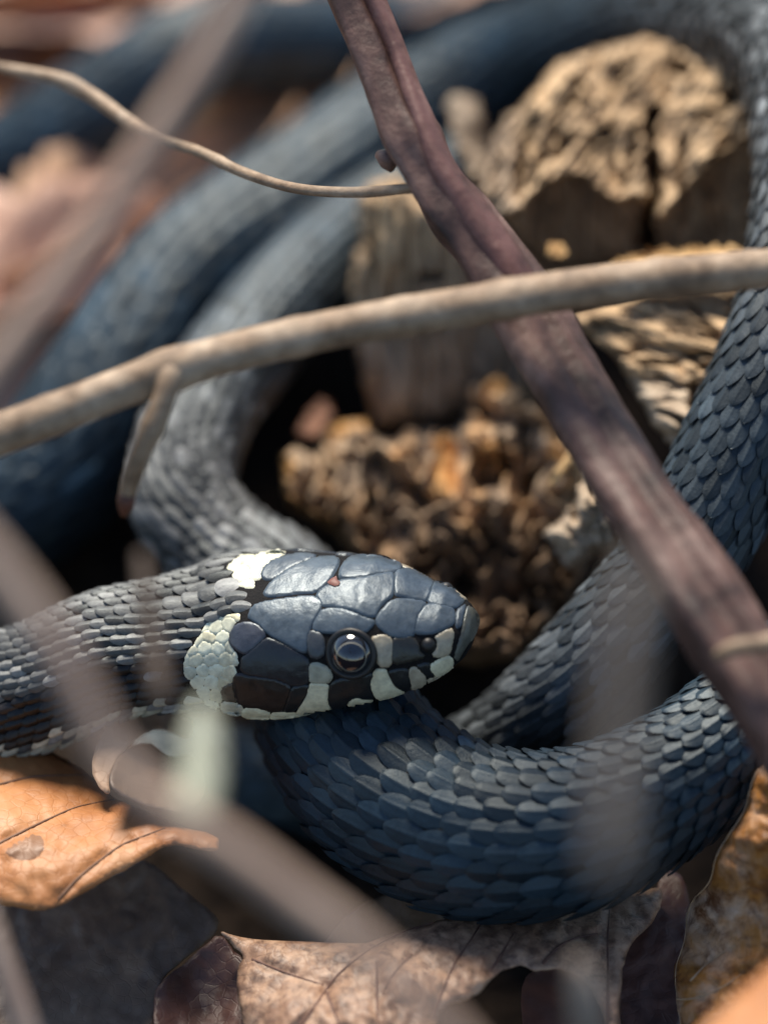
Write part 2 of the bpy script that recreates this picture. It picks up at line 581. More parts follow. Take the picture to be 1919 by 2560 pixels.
plate('postocular_shield', cb((1320, 1190), (1400, 1180), (1500, 1230), (1540, 1310), (1500, 1370), (1330, 1370), (1315, 1280)), (0.34, 0.34, 0.26), far=True, label='pale grey-green shield behind the eye')
plate('preocular_shield', ca((505, 930), (600, 905), (680, 915), (715, 990), (700, 1100), (690, 1205), (580, 1205), (560, 1060), (540, 1000)), BEIGE, far=True, label='beige shield in front of the eye')
plate('loreal_shield', ca((715, 935), (800, 935), (920, 920), (975, 1010), (965, 1060), (1030, 1115), (900, 1150), (720, 1190), (710, 1050)), (0.030, 0.027, 0.020), far=True)
plate('nasal_shield', ca((1140, 915), (1290, 835), (1312, 880), (1290, 1000), (1275, 1085), (1180, 1115), (1110, 1100), (1165, 1030), (1165, 950)), BEIGE, far=True, label='beige shield in front of the nostril')
plate('rostral_shield', ca((1338, 800), (1345, 660), (1420, 600), (1440, 592), (1415, 700), (1395, 810), (1350, 835)), SLATE2, gap=-4)
plate('rostral_shield', ca((1450, 600), (1530, 645), (1578, 720), (1568, 820), (1500, 930), (1400, 1070), (1350, 1160), (1320, 1120), (1370, 960), (1405, 830), (1425, 700)), (0.085, 0.085, 0.068), gap=-3, label='olive shield at the tip of the snout')
U_ = 'upper_lip_scale'
plate(U_, ca((1080, 1210), (1180, 1145), (1265, 1110), (1305, 1150), (1305, 1220), (1260, 1268), (1160, 1305), (1110, 1265)), CREAM, far=True)
plate(U_, ca((940, 1205), (1060, 1170), (1085, 1215), (1105, 1265), (1120, 1300), (1070, 1315), (1030, 1290)), BLACK, far=True, gap=-4)
plate(U_, ca((880, 1235), (945, 1215), (1030, 1295), (1045, 1365), (1000, 1405), (900, 1440), (895, 1380), (872, 1300)), BEIGE, far=True, gap=-4)
plate(U_, ca((675, 1250), (870, 1230), (875, 1300), (900, 1380), (880, 1450), (800, 1445), (720, 1380), (690, 1310)), BLACK, far=True, gap=-4)
plate(U_, ca((525, 1275), (560, 1240), (650, 1240), (668, 1300), (712, 1385), (765, 1445), (850, 1465), (720, 1512), (600, 1545), (540, 1510), (505, 1420), (500, 1370), (530, 1310)), CREAM, far=True, gap=-4)
plate(U_, ca((85, 1450), (110, 1380), (180, 1340), (300, 1320), (450, 1290), (520, 1280), (490, 1370), (500, 1430), (530, 1525), (440, 1530), (340, 1510), (270, 1560), (235, 1605), (120, 1620), (80, 1560)), BLACK, far=True, gap=-4)
plate(U_, ca((245, 1612), (280, 1560), (335, 1512), (400, 1512), (450, 1535), (535, 1540), (400, 1585)), CREAM, far=True, gap=-4)
plate(U_, cb((1310, 1400), (1350, 1375), (1500, 1380), (1495, 1480), (1490, 1560), (1530, 1640), (1300, 1675), (1180, 1695), (1230, 1600), (1290, 1500)), CREAM, far=True, gap=-4)
plate(U_, cb((1140, 1410), (1310, 1385), (1290, 1480), (1220, 1595), (1150, 1650), (1060, 1655), (1100, 1530)), BLACK, far=True, gap=-4)
plate(U_, cb((590, 1290), (660, 1290), (700, 1305), (900, 1325), (1060, 1368), (1130, 1420), (1100, 1500), (1050, 1645), (930, 1645), (800, 1605), (700, 1605), (600, 1555), (570, 1450), (570, 1340)), BROWNBLACK, far=True)
L_ = 'lower_lip_scale'
plate(L_, ca((1055, 1345), (1130, 1315), (1205, 1290), (1170, 1335), (1070, 1370)), BEIGE, far=True, gap=-4)
plate(L_, cb((930, 1670), (1100, 1665), (1300, 1685), (1500, 1650), (1300, 1705), (1100, 1725), (930, 1735)), CREAM, far=True, gap=-4)
plate(L_, cb((650, 1635), (760, 1620), (900, 1655), (925, 1680), (915, 1740), (700, 1735), (640, 1680)), CREAM, far=True, gap=-4)
plate(L_, cb((450, 1560), (600, 1575), (660, 1612), (640, 1690), (540, 1710), (440, 1640)), (0.50, 0.46, 0.34), far=True, gap=-4)
plate('cheek_scale', cb((440, 1430), (550, 1370), (568, 1470), (600, 1555), (470, 1545)), (0.12, 0.09, 0.06), far=True)


def clip_half(poly, a, b):
    """keep the side of poly nearer to a than to b"""
    m = (a + b) / 2; d = b - a
    out = []
    k = (poly - m) @ d
    for i in range(len(poly)):
        j = (i + 1) % len(poly)
        if k[i] <= 0:
            out.append(poly[i])
        if (k[i] <= 0) != (k[j] <= 0):
            t = k[i] / (k[i] - k[j])
            out.append(poly[i] + t * (poly[j] - poly[i]))
    return np.array(out)


def collar(poly, sp, seed, cols):
    poly = np.asarray(poly, float)
    r = np.random.default_rng(seed)
    lo, hi = poly.min(0), poly.max(0)
    seeds = []
    for j, y in enumerate(np.arange(lo[1], hi[1] + sp, sp * 0.85)):
        for x in np.arange(lo[0] - sp, hi[0] + sp, sp):
            seeds.append((x + (j % 2) * sp / 2 + r.uniform(-.2, .2) * sp, y + r.uniform(-.2, .2) * sp))
    seeds = np.array(seeds)
    for i, s in enumerate(seeds):
        c = poly
        for j, t in enumerate(seeds):
            if i != j and len(c) > 2 and np.linalg.norm(s - t) < 3 * sp:
                c = clip_half(c, s, t)
        if len(c) > 2:
            ar = abs(0.5 * np.sum(c[:, 0] * np.roll(c[:, 1], -1) - np.roll(c[:, 0], -1) * c[:, 1]))
            if ar > 0.18 * sp * sp:
                col = np.array(cols[r.integers(len(cols))]) * r.uniform(.88, 1.08)
                plate('collar_scale', c, col, h=0.010, edge=5, sp=6, gap=-4.5, round_=1, belly=0.0)


NEAR_COLLAR = cb((440, 710), (620, 690), (630, 740), (560, 800), (540, 880), (520, 980), (590, 1080), (610, 1150), (600, 1250), (590, 1300), (540, 1370), (450, 1420), (465, 1540), (430, 1640), (300, 1600), (150, 1400), (90, 1330), (70, 1220), (100, 1080), (170, 1010), (240, 900), (290, 800))
FAR_COLLAR = cb((475, 240), (640, 110), (800, 108), (1000, 30), (1080, 35), (1090, 85), (960, 170), (865, 220), (848, 290), (830, 380), (740, 440), (560, 400), (550, 290))
collar(NEAR_COLLAR, 34, 3, [PALE, CREAM, (0.60, 0.58, 0.42), (0.55, 0.55, 0.42)])
collar(FAR_COLLAR, 40, 5, [PALE, (0.7, 0.69, 0.52)])

# eye, nostril, scar
ep, en = on_head(800 + 300 / 3.948, 1360 + 1090 / 3.948)
er = 0.245
ec = ep - en * er * 0.44
look = PL[30] * 0.72 + PD[30] * 0.28 + HEAD_AX * 0.10 - AF * 0.55
look /= np.linalg.norm(look)


def cap(center, axis, r, a0, a1, nseg=40, nr=10):
    """zone of a ball between the angles a0 and a1 from its axis"""
    ax = Vector(axis); x = np.array(ax.orthogonal().normalized()); y = np.cross(axis, x)
    v, f = [], []
    for i in range(nr + 1):
        t = a0 + (a1 - a0) * i / nr
        for j in range(nseg):
            u = 2 * math.pi * j / nseg
            v.append(center + r * (math.cos(t) * axis + math.sin(t) * (math.cos(u) * x + math.sin(u) * y)))
    for i in range(nr):
        for j in range(nseg):
            f.append((i * nseg + j, (i + 1) * nseg + j, (i + 1) * nseg + (j + 1) % nseg, i * nseg + (j + 1) % nseg))
    return np.array(v), f


def cap_obj(name, center, axis, r, a0, a1, m, parent, nseg=40, nr=10):
    v, f = cap(center, axis, r, a0, a1, nseg, nr)
    o = mesh_obj(name, v, f, m, snake)
    if parent is not snake:
        o.parent = parent
    return o


for side in (0, 1):
    c_, a_ = ec, look
    if side:
        c_ = mirror(ec[None])[0] + PL[2] * .10 - PD[2] * .03; a_ = look - 2 * (look @ PL[2]) * PL[2]
    eye = cap_obj('eye', c_, a_, er, 0.0, 2.2, M_EYE, snake, 48, 24)
    cap_obj('iris_ring', c_, a_, er + 0.004, 0.63, 0.69, M_IRIS, eye, 64, 4)
    cap_obj('pupil', c_, a_, er + 0.003, 0.0, 0.62, M_PUPIL, eye, 48, 8)
    # raised dark rim of the socket
    ax = en if not side else en - 2 * (en @ PL[2]) * PL[2]
    x = np.array(Vector(ax).orthogonal().normalized()); y = np.cross(ax, x)
    rc = (ep if not side else mirror(ep[None])[0]) - ax * (0.02 if not side else .12)
    v, f = [], []
    for i in range(40):
        u = 2 * math.pi * i / 40
        o_ = math.cos(u) * x + math.sin(u) * y
        for j in range(10):
            k = 2 * math.pi * j / 10
            v.append(rc + o_ * (er * 0.98 + 0.035 * math.cos(k)) + ax * 0.03 * math.sin(k))
    f = [(i * 10 + j, ((i + 1) % 40) * 10 + j, ((i + 1) % 40) * 10 + (j + 1) % 10, i * 10 + (j + 1) % 10) for i in range(40) for j in range(10)]
    o = mesh_obj('eyelid_rim', v, f, M_HOLE, snake)
    o.parent = eye

np_, nn_ = on_head(800 + 1068 / 3.948, 1360 + 1000 / 3.948)
for side in (0, 1):
    c_, a_ = np_ - nn_ * 0.035, nn_
    if side:
        c_ = mirror(c_[None])[0]; a_ = nn_ - 2 * (nn_ @ PL[2]) * PL[2]
    cap_obj('nostril', c_, a_, 0.085, 0.0, 1.6, M_HOLE, snake, 24, 8)
sc_poly = ca((75, 400), (120, 360), (165, 340), (175, 375), (205, 400), (190, 430), (150, 440), (95, 420))
v, f, ol = fill(np.array(sc_poly), 4)
de = edist(v, ol)
Q = []
for q, e in zip(v, de):
    a, b = on_head(*q)
    Q.append(a + b * (0.036 + 0.012 * min(1, e / 5)))
mesh_obj('scar', Q, f, M_SCAR, snake)['label'] = 'small reddish scar between the head shields'

# ------------------------------------------------------------------ body scales
HALF = math.radians(128)
rad = (SW + SH) / 2
s_, p_, pit_, dp_ = [], [], [], []
S_NECK = 9.0                                # small beads on the neck, long keeled scales on the body
for NROW, lo_, hi_ in ((27, 0, S_NECK), (19, S_NECK - .1, LEN)):
    dphi = 2 * HALF / (NROW - 1)
    if NROW == 27:
        ratio = np.full(len(PS), 1.35)
    else:
        ratio = 1.95 + 0.45 * sstep(LEN * .55, LEN * .62, PS) - 1.0 * sstep(LEN - 26, LEN - 20, PS)
    q_pitch = rad * dphi * ratio
    qn = np.concatenate([[0], np.cumsum(np.diff(PS) / q_pitch[:-1])])
    for i in range(NROW):
        k = np.arange(0, qn[-1] - 1) + 0.5 * (i % 2)
        s = np.interp(k, qn, PS)
        s = s[(s > lo_) & (s < hi_)]
        s_.append(s); p_.append(np.full(len(s), -HALF + i * dphi)); pit_.append(np.interp(s, PS, q_pitch)); dp_.append(np.full(len(s), dphi))
s_ = np.concatenate(s_); p_ = np.concatenate(p_); pit_ = np.concatenate(pit_); dp_ = np.concatenate(dp_)
jr = np.random.default_rng(21)
s_ = s_ + jr.normal(0, .07, len(s_)) * pit_
p_ = p_ + jr.normal(0, .07, len(p_)) * dp_
ctr, nrm = surf(s_, p_)
# where the big head shields lie there are no small scales (both cheeks)
keep = (s_ > 1.9) & (s_ < LEN - 0.8)
hd = np.where(keep & (s_ < 4.0))[0]
c0 = ctr[hd]
facing = ((CAM - c0) * nrm[hd]).sum(1) > 0
cm = np.where(facing[:, None], c0, mirror(c0))
mx, my, _ = proj(cm)
hit = np.zeros(len(hd), bool)
for pl in PLATE_POLYS:
    hit |= inside(np.stack([mx, my], 1), pl)
lim = 2.25 + 0.35 * np.clip(np.abs(p_[hd]) / 1.6, 0, 1) ** 2
hit |= s_[hd] < lim
keep[hd[hit]] = False
s_, p_, ctr, nrm, pit_, dp_ = s_[keep], p_[keep], ctr[keep], nrm[keep], pit_[keep], dp_[keep]
ns = len(s_)
# pigment
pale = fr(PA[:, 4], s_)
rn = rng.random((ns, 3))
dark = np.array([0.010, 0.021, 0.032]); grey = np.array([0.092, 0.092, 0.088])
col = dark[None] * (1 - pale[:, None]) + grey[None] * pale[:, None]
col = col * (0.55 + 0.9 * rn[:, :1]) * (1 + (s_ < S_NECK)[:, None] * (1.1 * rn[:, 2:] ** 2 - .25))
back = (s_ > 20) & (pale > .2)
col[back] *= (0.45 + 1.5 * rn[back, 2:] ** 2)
flank = np.abs(p_) > math.radians(95)
fleck = (s_ < 7.5) & flank & (rn[:, 1] < 0.55)
chk = (s_ < 7.5) & ~flank & (np.sin(s_ * 9 + 3 * np.abs(p_)) * np.sin(p_ * 9) > .25)
col[chk] *= .38
col[fleck] = np.array([0.42, 0.38, 0.28]) * (0.7 + 0.4 * rn[fleck, 2:])
blotch = (s_ > 2.9) & (s_ < 5.6) & (np.abs(p_) > math.radians(52)) & (np.abs(p_) < math.radians(100)) & (rn[:, 2] < .93)  # dark patch behind the collar, widened and darkened to paint in the neck's shade
col[blotch] = np.array([.010, .007, .006]) * (0.7 + .6 * rn[blotch, :1])
flk2 = (rn[:, 1] > 0.972) & ~fleck
col[flk2] *= 1.9
xg = np.array([-1, -.72, -.38, -.12, 0, .12, .38, .72, 1.0])
tg = np.array([0, .25, .45, .62, .76, .87, .95, .985, 1.0])
X, T = np.meshgrid(xg, tg)
shape = np.where(T < .42, .72 + .28 * np.sin(np.pi / 2 * T / .42), np.clip(1 - ((T - .42) / .58) ** 2.3, 0, 1) ** .62)
bead = 0.45 * (s_ < S_NECK) + 0.35 * sstep(.5, 1, pale) * (s_ > 20)
bead = np.clip(bead, 0, 1)
wrow = fr(rad, s_) * dp_
pit = pit_
hw = wrow * (0.68 - 0.10 * bead)
Lg = pit * (1.5 - 0.3 * bead)
S = s_[:, None, None] + (T[None] - 0.42) * Lg[:, None, None]
PHI = p_[:, None, None] + X[None] * shape[None] * (hw / fr(rad, s_))[:, None, None]
base, bn = surf(S, PHI)
lift = wrow * (0.30 + 0.06 * (rng.random(ns) - .5))
keel = np.exp(-(X / .10) ** 2) * np.sin(np.pi * np.clip(T * 1.02, 0, 1)) ** .6
hgt = (-0.25 + T[None] * 1.25) * lift[:, None, None]
hgt = hgt - (0.13 * (X[None] * shape[None]) ** 2) * wrow[:, None, None] * (1 + 2.5 * bead[:, None, None])
hgt = hgt + (0.065 * keel[None]) * (wrow * (1 - .7 * bead))[:, None, None]
hgt = hgt + bead[:, None, None] * (0.16 * np.sin(np.pi * T[None]) * (1 - X[None] ** 2)) * wrow[:, None, None]
hgt = hgt - (T[None] > .9) * ((T[None] - .9) * 0.9) * wrow[:, None, None]
tilt = rng.normal(0, 0.025, ns)
hgt = hgt + tilt[:, None, None] * X[None] * wrow[:, None, None]
V = base + bn * hgt[..., None]
nt_, nxg = len(tg), len(xg)
nv = nt_ * nxg
V = V.reshape(ns, nv, 3)
qf = np.array([(i * nxg + j, (i + 1) * nxg + j, (i + 1) * nxg + j + 1, i * nxg + j + 1) for i in range(nt_ - 1) for j in range(nxg - 1)])
# the 300 that show largest (sharp, in the picture, turned to the camera) are parts of their own
sx, sy, sdp = proj(ctr)
view = CAM - ctr; view /= np.linalg.norm(view, axis=1)[:, None]
fc = (view * nrm).sum(1)
infr = (sx > 0) & (sx < SRC_W) & (sy > 0) & (sy < SRC_H)
hidden_by_head = (sy < 1800) & (sy > 1380) & (sx > 560) & (sx < 1190) & (s_ > 8)
score = np.where(infr & (fc > 0.12) & ~hidden_by_head & (np.abs(sdp) < 1.8), fc * wrow * pit, -1)
big = np.argsort(-score)[:300]
for i in big:
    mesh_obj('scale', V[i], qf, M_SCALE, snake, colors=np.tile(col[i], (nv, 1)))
rest = np.setdiff1d(np.arange(ns), big)
VR = V[rest].reshape(-1, 3)
FR = (qf[None] + (np.arange(len(rest)) * nv)[:, None, None]).reshape(-1, 4)
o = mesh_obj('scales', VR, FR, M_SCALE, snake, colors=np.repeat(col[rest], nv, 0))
o['kind'] = 'stuff'

# ------------------------------------------------------------------ twigs
def tube(pts, step=0.08, nseg=18, lobes=None, rough=0.04, seed=0, rf=1.2, knots=()):
    """pts: photograph x, y, depth, radius -> mesh of a bark-rough stick with closed ends"""
    a = np.array([(*P(x, y, d), r) for x, y, d, r in pts])
    s, A = spline(a, step)
    c = A[:, :3]
    t = np.gradient(c, s, axis=0); t /= np.linalg.norm(t, axis=1)[:, None]
    up = Z - (t @ Z)[:, None] * t; up /= np.linalg.norm(up, axis=1)[:, None]
    sd_ = np.cross(up, t)
    u = np.linspace(0, 2 * np.pi, nseg, endpoint=False)
    dirs = np.cos(u)[None, :, None] * up[:, None] + np.sin(u)[None, :, None] * sd_[:, None]
    r = A[:, 3][:, None] * np.ones((1, nseg))
    if lobes:
        for k, am, phs, tw in lobes:
            r = r * (1 + am * np.cos(k * u[None] + phs + tw * s[:, None]))
    q0 = c[:, None] + dirs * A[:, 3][:, None, None]
    # grain stretched along the stick
    gq = np.stack([np.broadcast_to(s[:, None] * 0.5 * rf, r.shape), np.cos(u)[None] * A[:, 3][:, None] * 3 * rf, np.sin(u)[None] * A[:, 3][:, None] * 3 * rf], -1)
    r = r * (1 + rough * fbm(gq, 1.3, 4, seed)) + A[:, 3][:, None] * 0.05 * pn(q0, 0.9, seed + 5)
    for ks, kw, kh in knots:
        r = r + A[:, 3][:, None] * kh * np.exp(-((s[:, None] - ks) / kw) ** 2)
    V = c[:, None] + dirs * r[..., None]
    n = len(s)
    V = np.vstack([V.reshape(-1, 3), c[0] - t[0] * A[0, 3] * .3, c[-1] + t[-1] * A[-1, 3] * .3])
    F = [(i * nseg + j, i * nseg + (j + 1) % nseg, (i + 1) * nseg + (j + 1) % nseg, (i + 1) * nseg + j) for i in range(n - 1) for j in range(nseg)]
    for j in range(nseg):
        F.append((len(V) - 2, (j + 1) % nseg, j))
        F.append((len(V) - 1, (n - 1) * nseg + j, (n - 1) * nseg + (j + 1) % nseg))
    return V, F


M_TWIG = noise_mat('tan_bark', [(0.30, (0.125, 0.075, 0.042)), (0.5, (0.29, 0.20, 0.125)), (0.72, (0.47, 0.365, 0.26))], 1.6, 0.6, bstr=0.5, bscale=9, fine=(7, 0.7))
M_PURPLE = noise_mat('purple_brown_bark', [(0.34, (0.030, 0.014, 0.011)), (0.5, (0.105, 0.055, 0.043)), (0.66, (0.23, 0.145, 0.12))], 1.1, 0.5, bstr=0.5, bscale=7, fine=(5, 0.7))
M_REDBARK = noise_mat('reddish_bark', [(0.3, (0.05, 0.022, 0.018)), (0.5, (0.13, 0.06, 0.05)), (0.7, (0.24, 0.135, 0.115))], 1.4, 0.5, bstr=0.5, bscale=7)
M_PINK = noise_mat('pinkish_bark', [(0.3, (0.27, 0.18, 0.135)), (0.7, (0.45, 0.34, 0.265))], 1.2, 0.7, bstr=0.4)
M_GREYTWIG = noise_mat('grey_brown_bark', [(0.3, (0.14, 0.11, 0.085)), (0.7, (0.30, 0.24, 0.19))], 1.2, 0.7, bstr=0.4)
M_GREENTWIG = noise_mat('grey_green_bark', [(0.3, (0.19, 0.20, 0.15)), (0.7, (0.36, 0.38, 0.30))], 1.2, 0.7, bstr=0.4)
M_STALK = noise_mat('stalk_brown', [(0.3, (0.030, 0.020, 0.014)), (0.7, (0.075, 0.05, 0.035))], 3, .7)
M_BUD = noise_mat('bud_brown', [(0.3, (0.05, 0.018, 0.010)), (0.7, (0.14, 0.05, 0.03))], 4, 0.5)

b0 = P(-40, 1105, -2.2)
tw = thing('twig', 'smooth tan twig crossing over the snake, with a short side shoot hanging down', 'twig', b0)
V_, F_ = tube([(-80, 1120, -2.2, .215), (120, 1040, -2.2, .212), (400, 935, -2.2, .21), (700, 852, -2.2, .205), (1000, 792, -2.2, .205), (1300, 742, -2.2, .205), (1600, 702, -2.1, .21), (1990, 662, -2.0, .205)], rough=0.05, seed=2, knots=((2.15, .22, .16), (5.6, .12, .09), (.9, .08, .06), (3.5, .1, .07), (4.6, .07, .06), (7.2, .12, .10), (8.1, .07, .06)))
mesh_obj('stem', V_, F_, M_TWIG, tw)
V_, F_ = tube([(438, 900, -2.25, .10), (426, 935, -2.33, .14), (415, 985, -2.38, .118), (390, 1050, -2.35, .11), (350, 1140, -2.2, .10), (325, 1210, -2.0, .095), (316, 1250, -1.9, .075)], seed=3, rough=.08, knots=((.75, .12, .25),))
mesh_obj('side_shoot', V_, F_, M_TWIG, tw)
V_, F_ = tube([(318, 1235, -1.95, .085), (314, 1262, -1.9, .085), (310, 1290, -1.85, .03)], seed=4, rough=.1)
mesh_obj('bud', V_, F_, M_BUD, tw)['label'] = 'dark brown bud at the end of the side shoot'

b0 = P(1930, 1760, -3)
br = thing('branch', 'thick purple-brown ridged branch slanting down in front of the stump', 'branch', b0)
LB = [(2, .14, .9, .12), (3, .15, 2.2, .22), (5, .07, .3, -.3), (7, .04, 1.1, .5)]
V_, F_ = tube([(835, -120, -.3, 0.270), (880, 0, -.4, 0.270), (950, 160, -.6, 0.270), (1020, 330, -.8, 0.279), (1100, 480, -.9, 0.297), (1195, 610, -1.0, 0.324), (1300, 770, -1.2, 0.360), (1410, 950, -1.5, 0.369), (1530, 1150, -1.9, 0.387), (1660, 1350, -2.4, 0.414), (1800, 1560, -2.8, 0.432), (1960, 1800, -3.2, 0.432), (2150, 2080, -3.7, 0.432), (2480, 2560, -4.6, .43), (2800, 3000, -5.4, .42)], nseg=40, step=.06, lobes=LB, rough=0.10, seed=7, knots=((2.2, .2, .12), (3.1, .25, .14), (4.4, .3, .08)))
mesh_obj('stem', V_, F_, M_PURPLE, br)
V_, F_ = tube([(1120, 435, -1.05, 0.047), (1060, 462, -1.0, 0.051), (980, 475, -.8, 0.055), (860, 480, -.5, 0.055), (730, 468, -.1, 0.056), (610, 432, .3, 0.056), (500, 380, .8, 0.058), (400, 345, 1.2, 0.066), (310, 295, 1.6, 0.078), (240, 245, 1.9, 0.078), (150, 198, 2.1, 0.070), (60, 180, 2.3, 0.066), (-60, 160, 2.5, 0.066)], seed=9, rough=.10, knots=((3.0, .1, 0.195), (5.4, .15, 0.234)))
mesh_obj('side_twig', V_, F_, M_TWIG, br)['label'] = 'thin pale side twig running off the branch'
V_, F_ = tube([(885, -120, -.5, .13), (935, 0, -.6, .13), (990, 130, -.75, .12), (1040, 270, -.95, .13), (1095, 410, -1.1, .16), (1180, 540, -1.2, .18), (1270, 670, -1.3, .18), (1350, 790, -1.4, .12)], seed=31, rough=.14, nseg=20, lobes=[(3, .12, .4, .5)])
mesh_obj('ridge', V_, F_, M_REDBARK, br)['label'] = 'reddish raised ridge along the branch'
V_, F_ = tube([(985, 400, -.75, .12), (960, 392, -.7, .10), (945, 385, -.65, .05)], seed=11, rough=.2)
mesh_obj('knob', V_, F_, M_PURPLE, br)

def stick(name, label, pts, m, **kw):
    b = P(*pts[0][:3])
    V_, F_ = tube(pts, **kw)
    return tag(mesh_obj(name, V_, F_, m, base=b), label, 'twig')


stick('twig', 'blurred pinkish twig slanting across the background litter above the tan twig', [(-120, 1060, -10, 0.156), (60, 820, -10, 0.156), (230, 590, -10, 0.156), (390, 340, -10, 0.148), (530, 120, -10, 0.139), (660, -120, -10, 0.131)], M_PINK, seed=13)
near = thing('twig', 'blurred tan twig with a grey-green side shoot, slanting over the orange leaf below the neck', 'twig', P(1200, 2680, -12))
V_, F_ = tube([(-160, 1250, -12, 0.160), (0, 1430, -12, 0.160), (120, 1590, -12, 0.152), (210, 1750, -12, 0.144), (290, 1900, -12, 0.136), (420, 2025, -12, 0.136), (580, 2125, -12, 0.144), (740, 2245, -12, 0.144), (900, 2365, -12, 0.136), (1060, 2520, -12, 0.136), (1200, 2680, -12, 0.136)], seed=15)
mesh_obj('stem', V_, F_, M_PINK, near)
V_, F_ = tube([(505, 1760, -9, .06), (506, 1830, -9.4, .14), (502, 1920, -10, .18), (490, 2000, -10.8, .17), (470, 2060, -11.9, .12)], seed=17)
mesh_obj('side_shoot', V_, F_, M_GREENTWIG, near)['label'] = 'grey-green side shoot of the twig'
stick('twig', 'heavily blurred upright grey-brown twig before the front loop of the snake', [(1620, 1400, -15, 0.094), (1580, 1520, -15, 0.122), (1556, 1700, -15, 0.144), (1546, 1860, -15, 0.144), (1540, 2020, -15, 0.151), (1530, 2180, -15, 0.144)], M_GREYTWIG, seed=19)
stick('twig', 'blurred grey twig tip rising beside the hole in the mottled leaf', [(1440, 2400, -8.4, .05), (1460, 2470, -8.3, .14), (1480, 2640, -8, .17)], M_GREYTWIG, seed=21)
stick('twig', 'pale blurred twig in the corner by the shaded grey leaf', [(-60, 2230, -6, .10), (0, 2390, -6, .11), (50, 2530, -6, .12), (90, 2680, -6, .12)], M_PINK, seed=23)
stick('twig', 'thin straw-yellow twig end lying across the purple-brown branch', [(1790, 1640, -3.6, .055), (1830, 1622, -3.7, .085), (1900, 1612, -3.7, .09), (1990, 1590, -3.7, .09)], M_TWIG, seed=25)

stick('leaf_stalk', 'blurred dark brown leaf stalk standing before the neck', [(352, 1385, -7, .05), (365, 1480, -7.2, .08), (378, 1580, -7.4, .10), (395, 1680, -7.6, .11), (410, 1760, -7.8, .09)], M_STALK, seed=27)

# ------------------------------------------------------------------ rotten wood
def wood_mat(name, stops, streak, scale=1.3, bl=(.05, .032, .02)):
    m, n, l, bs = mat(name)
    f = noise_node(n, l, scale, 9, 0.68, None, 1.2)
    col = ramp(n, l, f, stops)
    g = noise_node(n, l, 3.2, 6, 0.7, (2.2, 2.2, .5), 1.5)
    col = mixc(n, l, 1.0, col, ramp(n, l, g, [(0.36, (streak,) * 3), (0.52, (1, 1, 1)), (0.7, (1.15, 1.12, 1.0))]), 'MULTIPLY')
    k = noise_node(n, l, 2.4, 7, 0.7, None, 2.0)
    col = mixc(n, l, ramp(n, l, k, [(0.60, (0, 0, 0)), (0.68, (1, 1, 1))]), col, bl)
    l.new(col, bs.inputs['Base Color'])
    bs.inputs['Roughness'].default_value = .85
    bs.inputs['Specular IOR Level'].default_value = .2
    h = noise_node(n, l, 7, 8, 0.7, (1.5, 1.5, .7), .8)
    bump(n, l, bs, h, 1.0, 0.06)
    return m


M_WOOD = wood_mat('rotten_wood', [(0.30, (0.13, 0.08, 0.045)), (0.44, (0.34, 0.235, 0.145)), (0.56, (0.52, 0.39, 0.25)), (0.74, (0.63, 0.51, 0.36))], .35)
M_GREYWOOD = noise_mat('weathered_wood', [(0.28, (0.10, 0.075, 0.055)), (0.5, (0.27, 0.21, 0.155)), (0.72, (0.42, 0.34, 0.25))], 1.2, 0.85, stretch=(3, 3, .6), bstr=0.8, bscale=4, fine=(6, 0.55), spec=.2)
M_DARKWOOD = noise_mat('damp_wood', [(0.3, (0.035, 0.024, 0.018)), (0.52, (0.14, 0.095, 0.065)), (0.72, (0.30, 0.21, 0.135))], 2.2, 0.8, bstr=0.9, bscale=7, fine=(8, 0.5), spec=.25)
M_ORANGEWOOD = wood_mat('fresh_broken_wood', [(0.30, (0.24, 0.13, 0.055)), (0.46, (0.52, 0.32, 0.14)), (0.70, (0.68, 0.48, 0.26))], .5, 1.8)


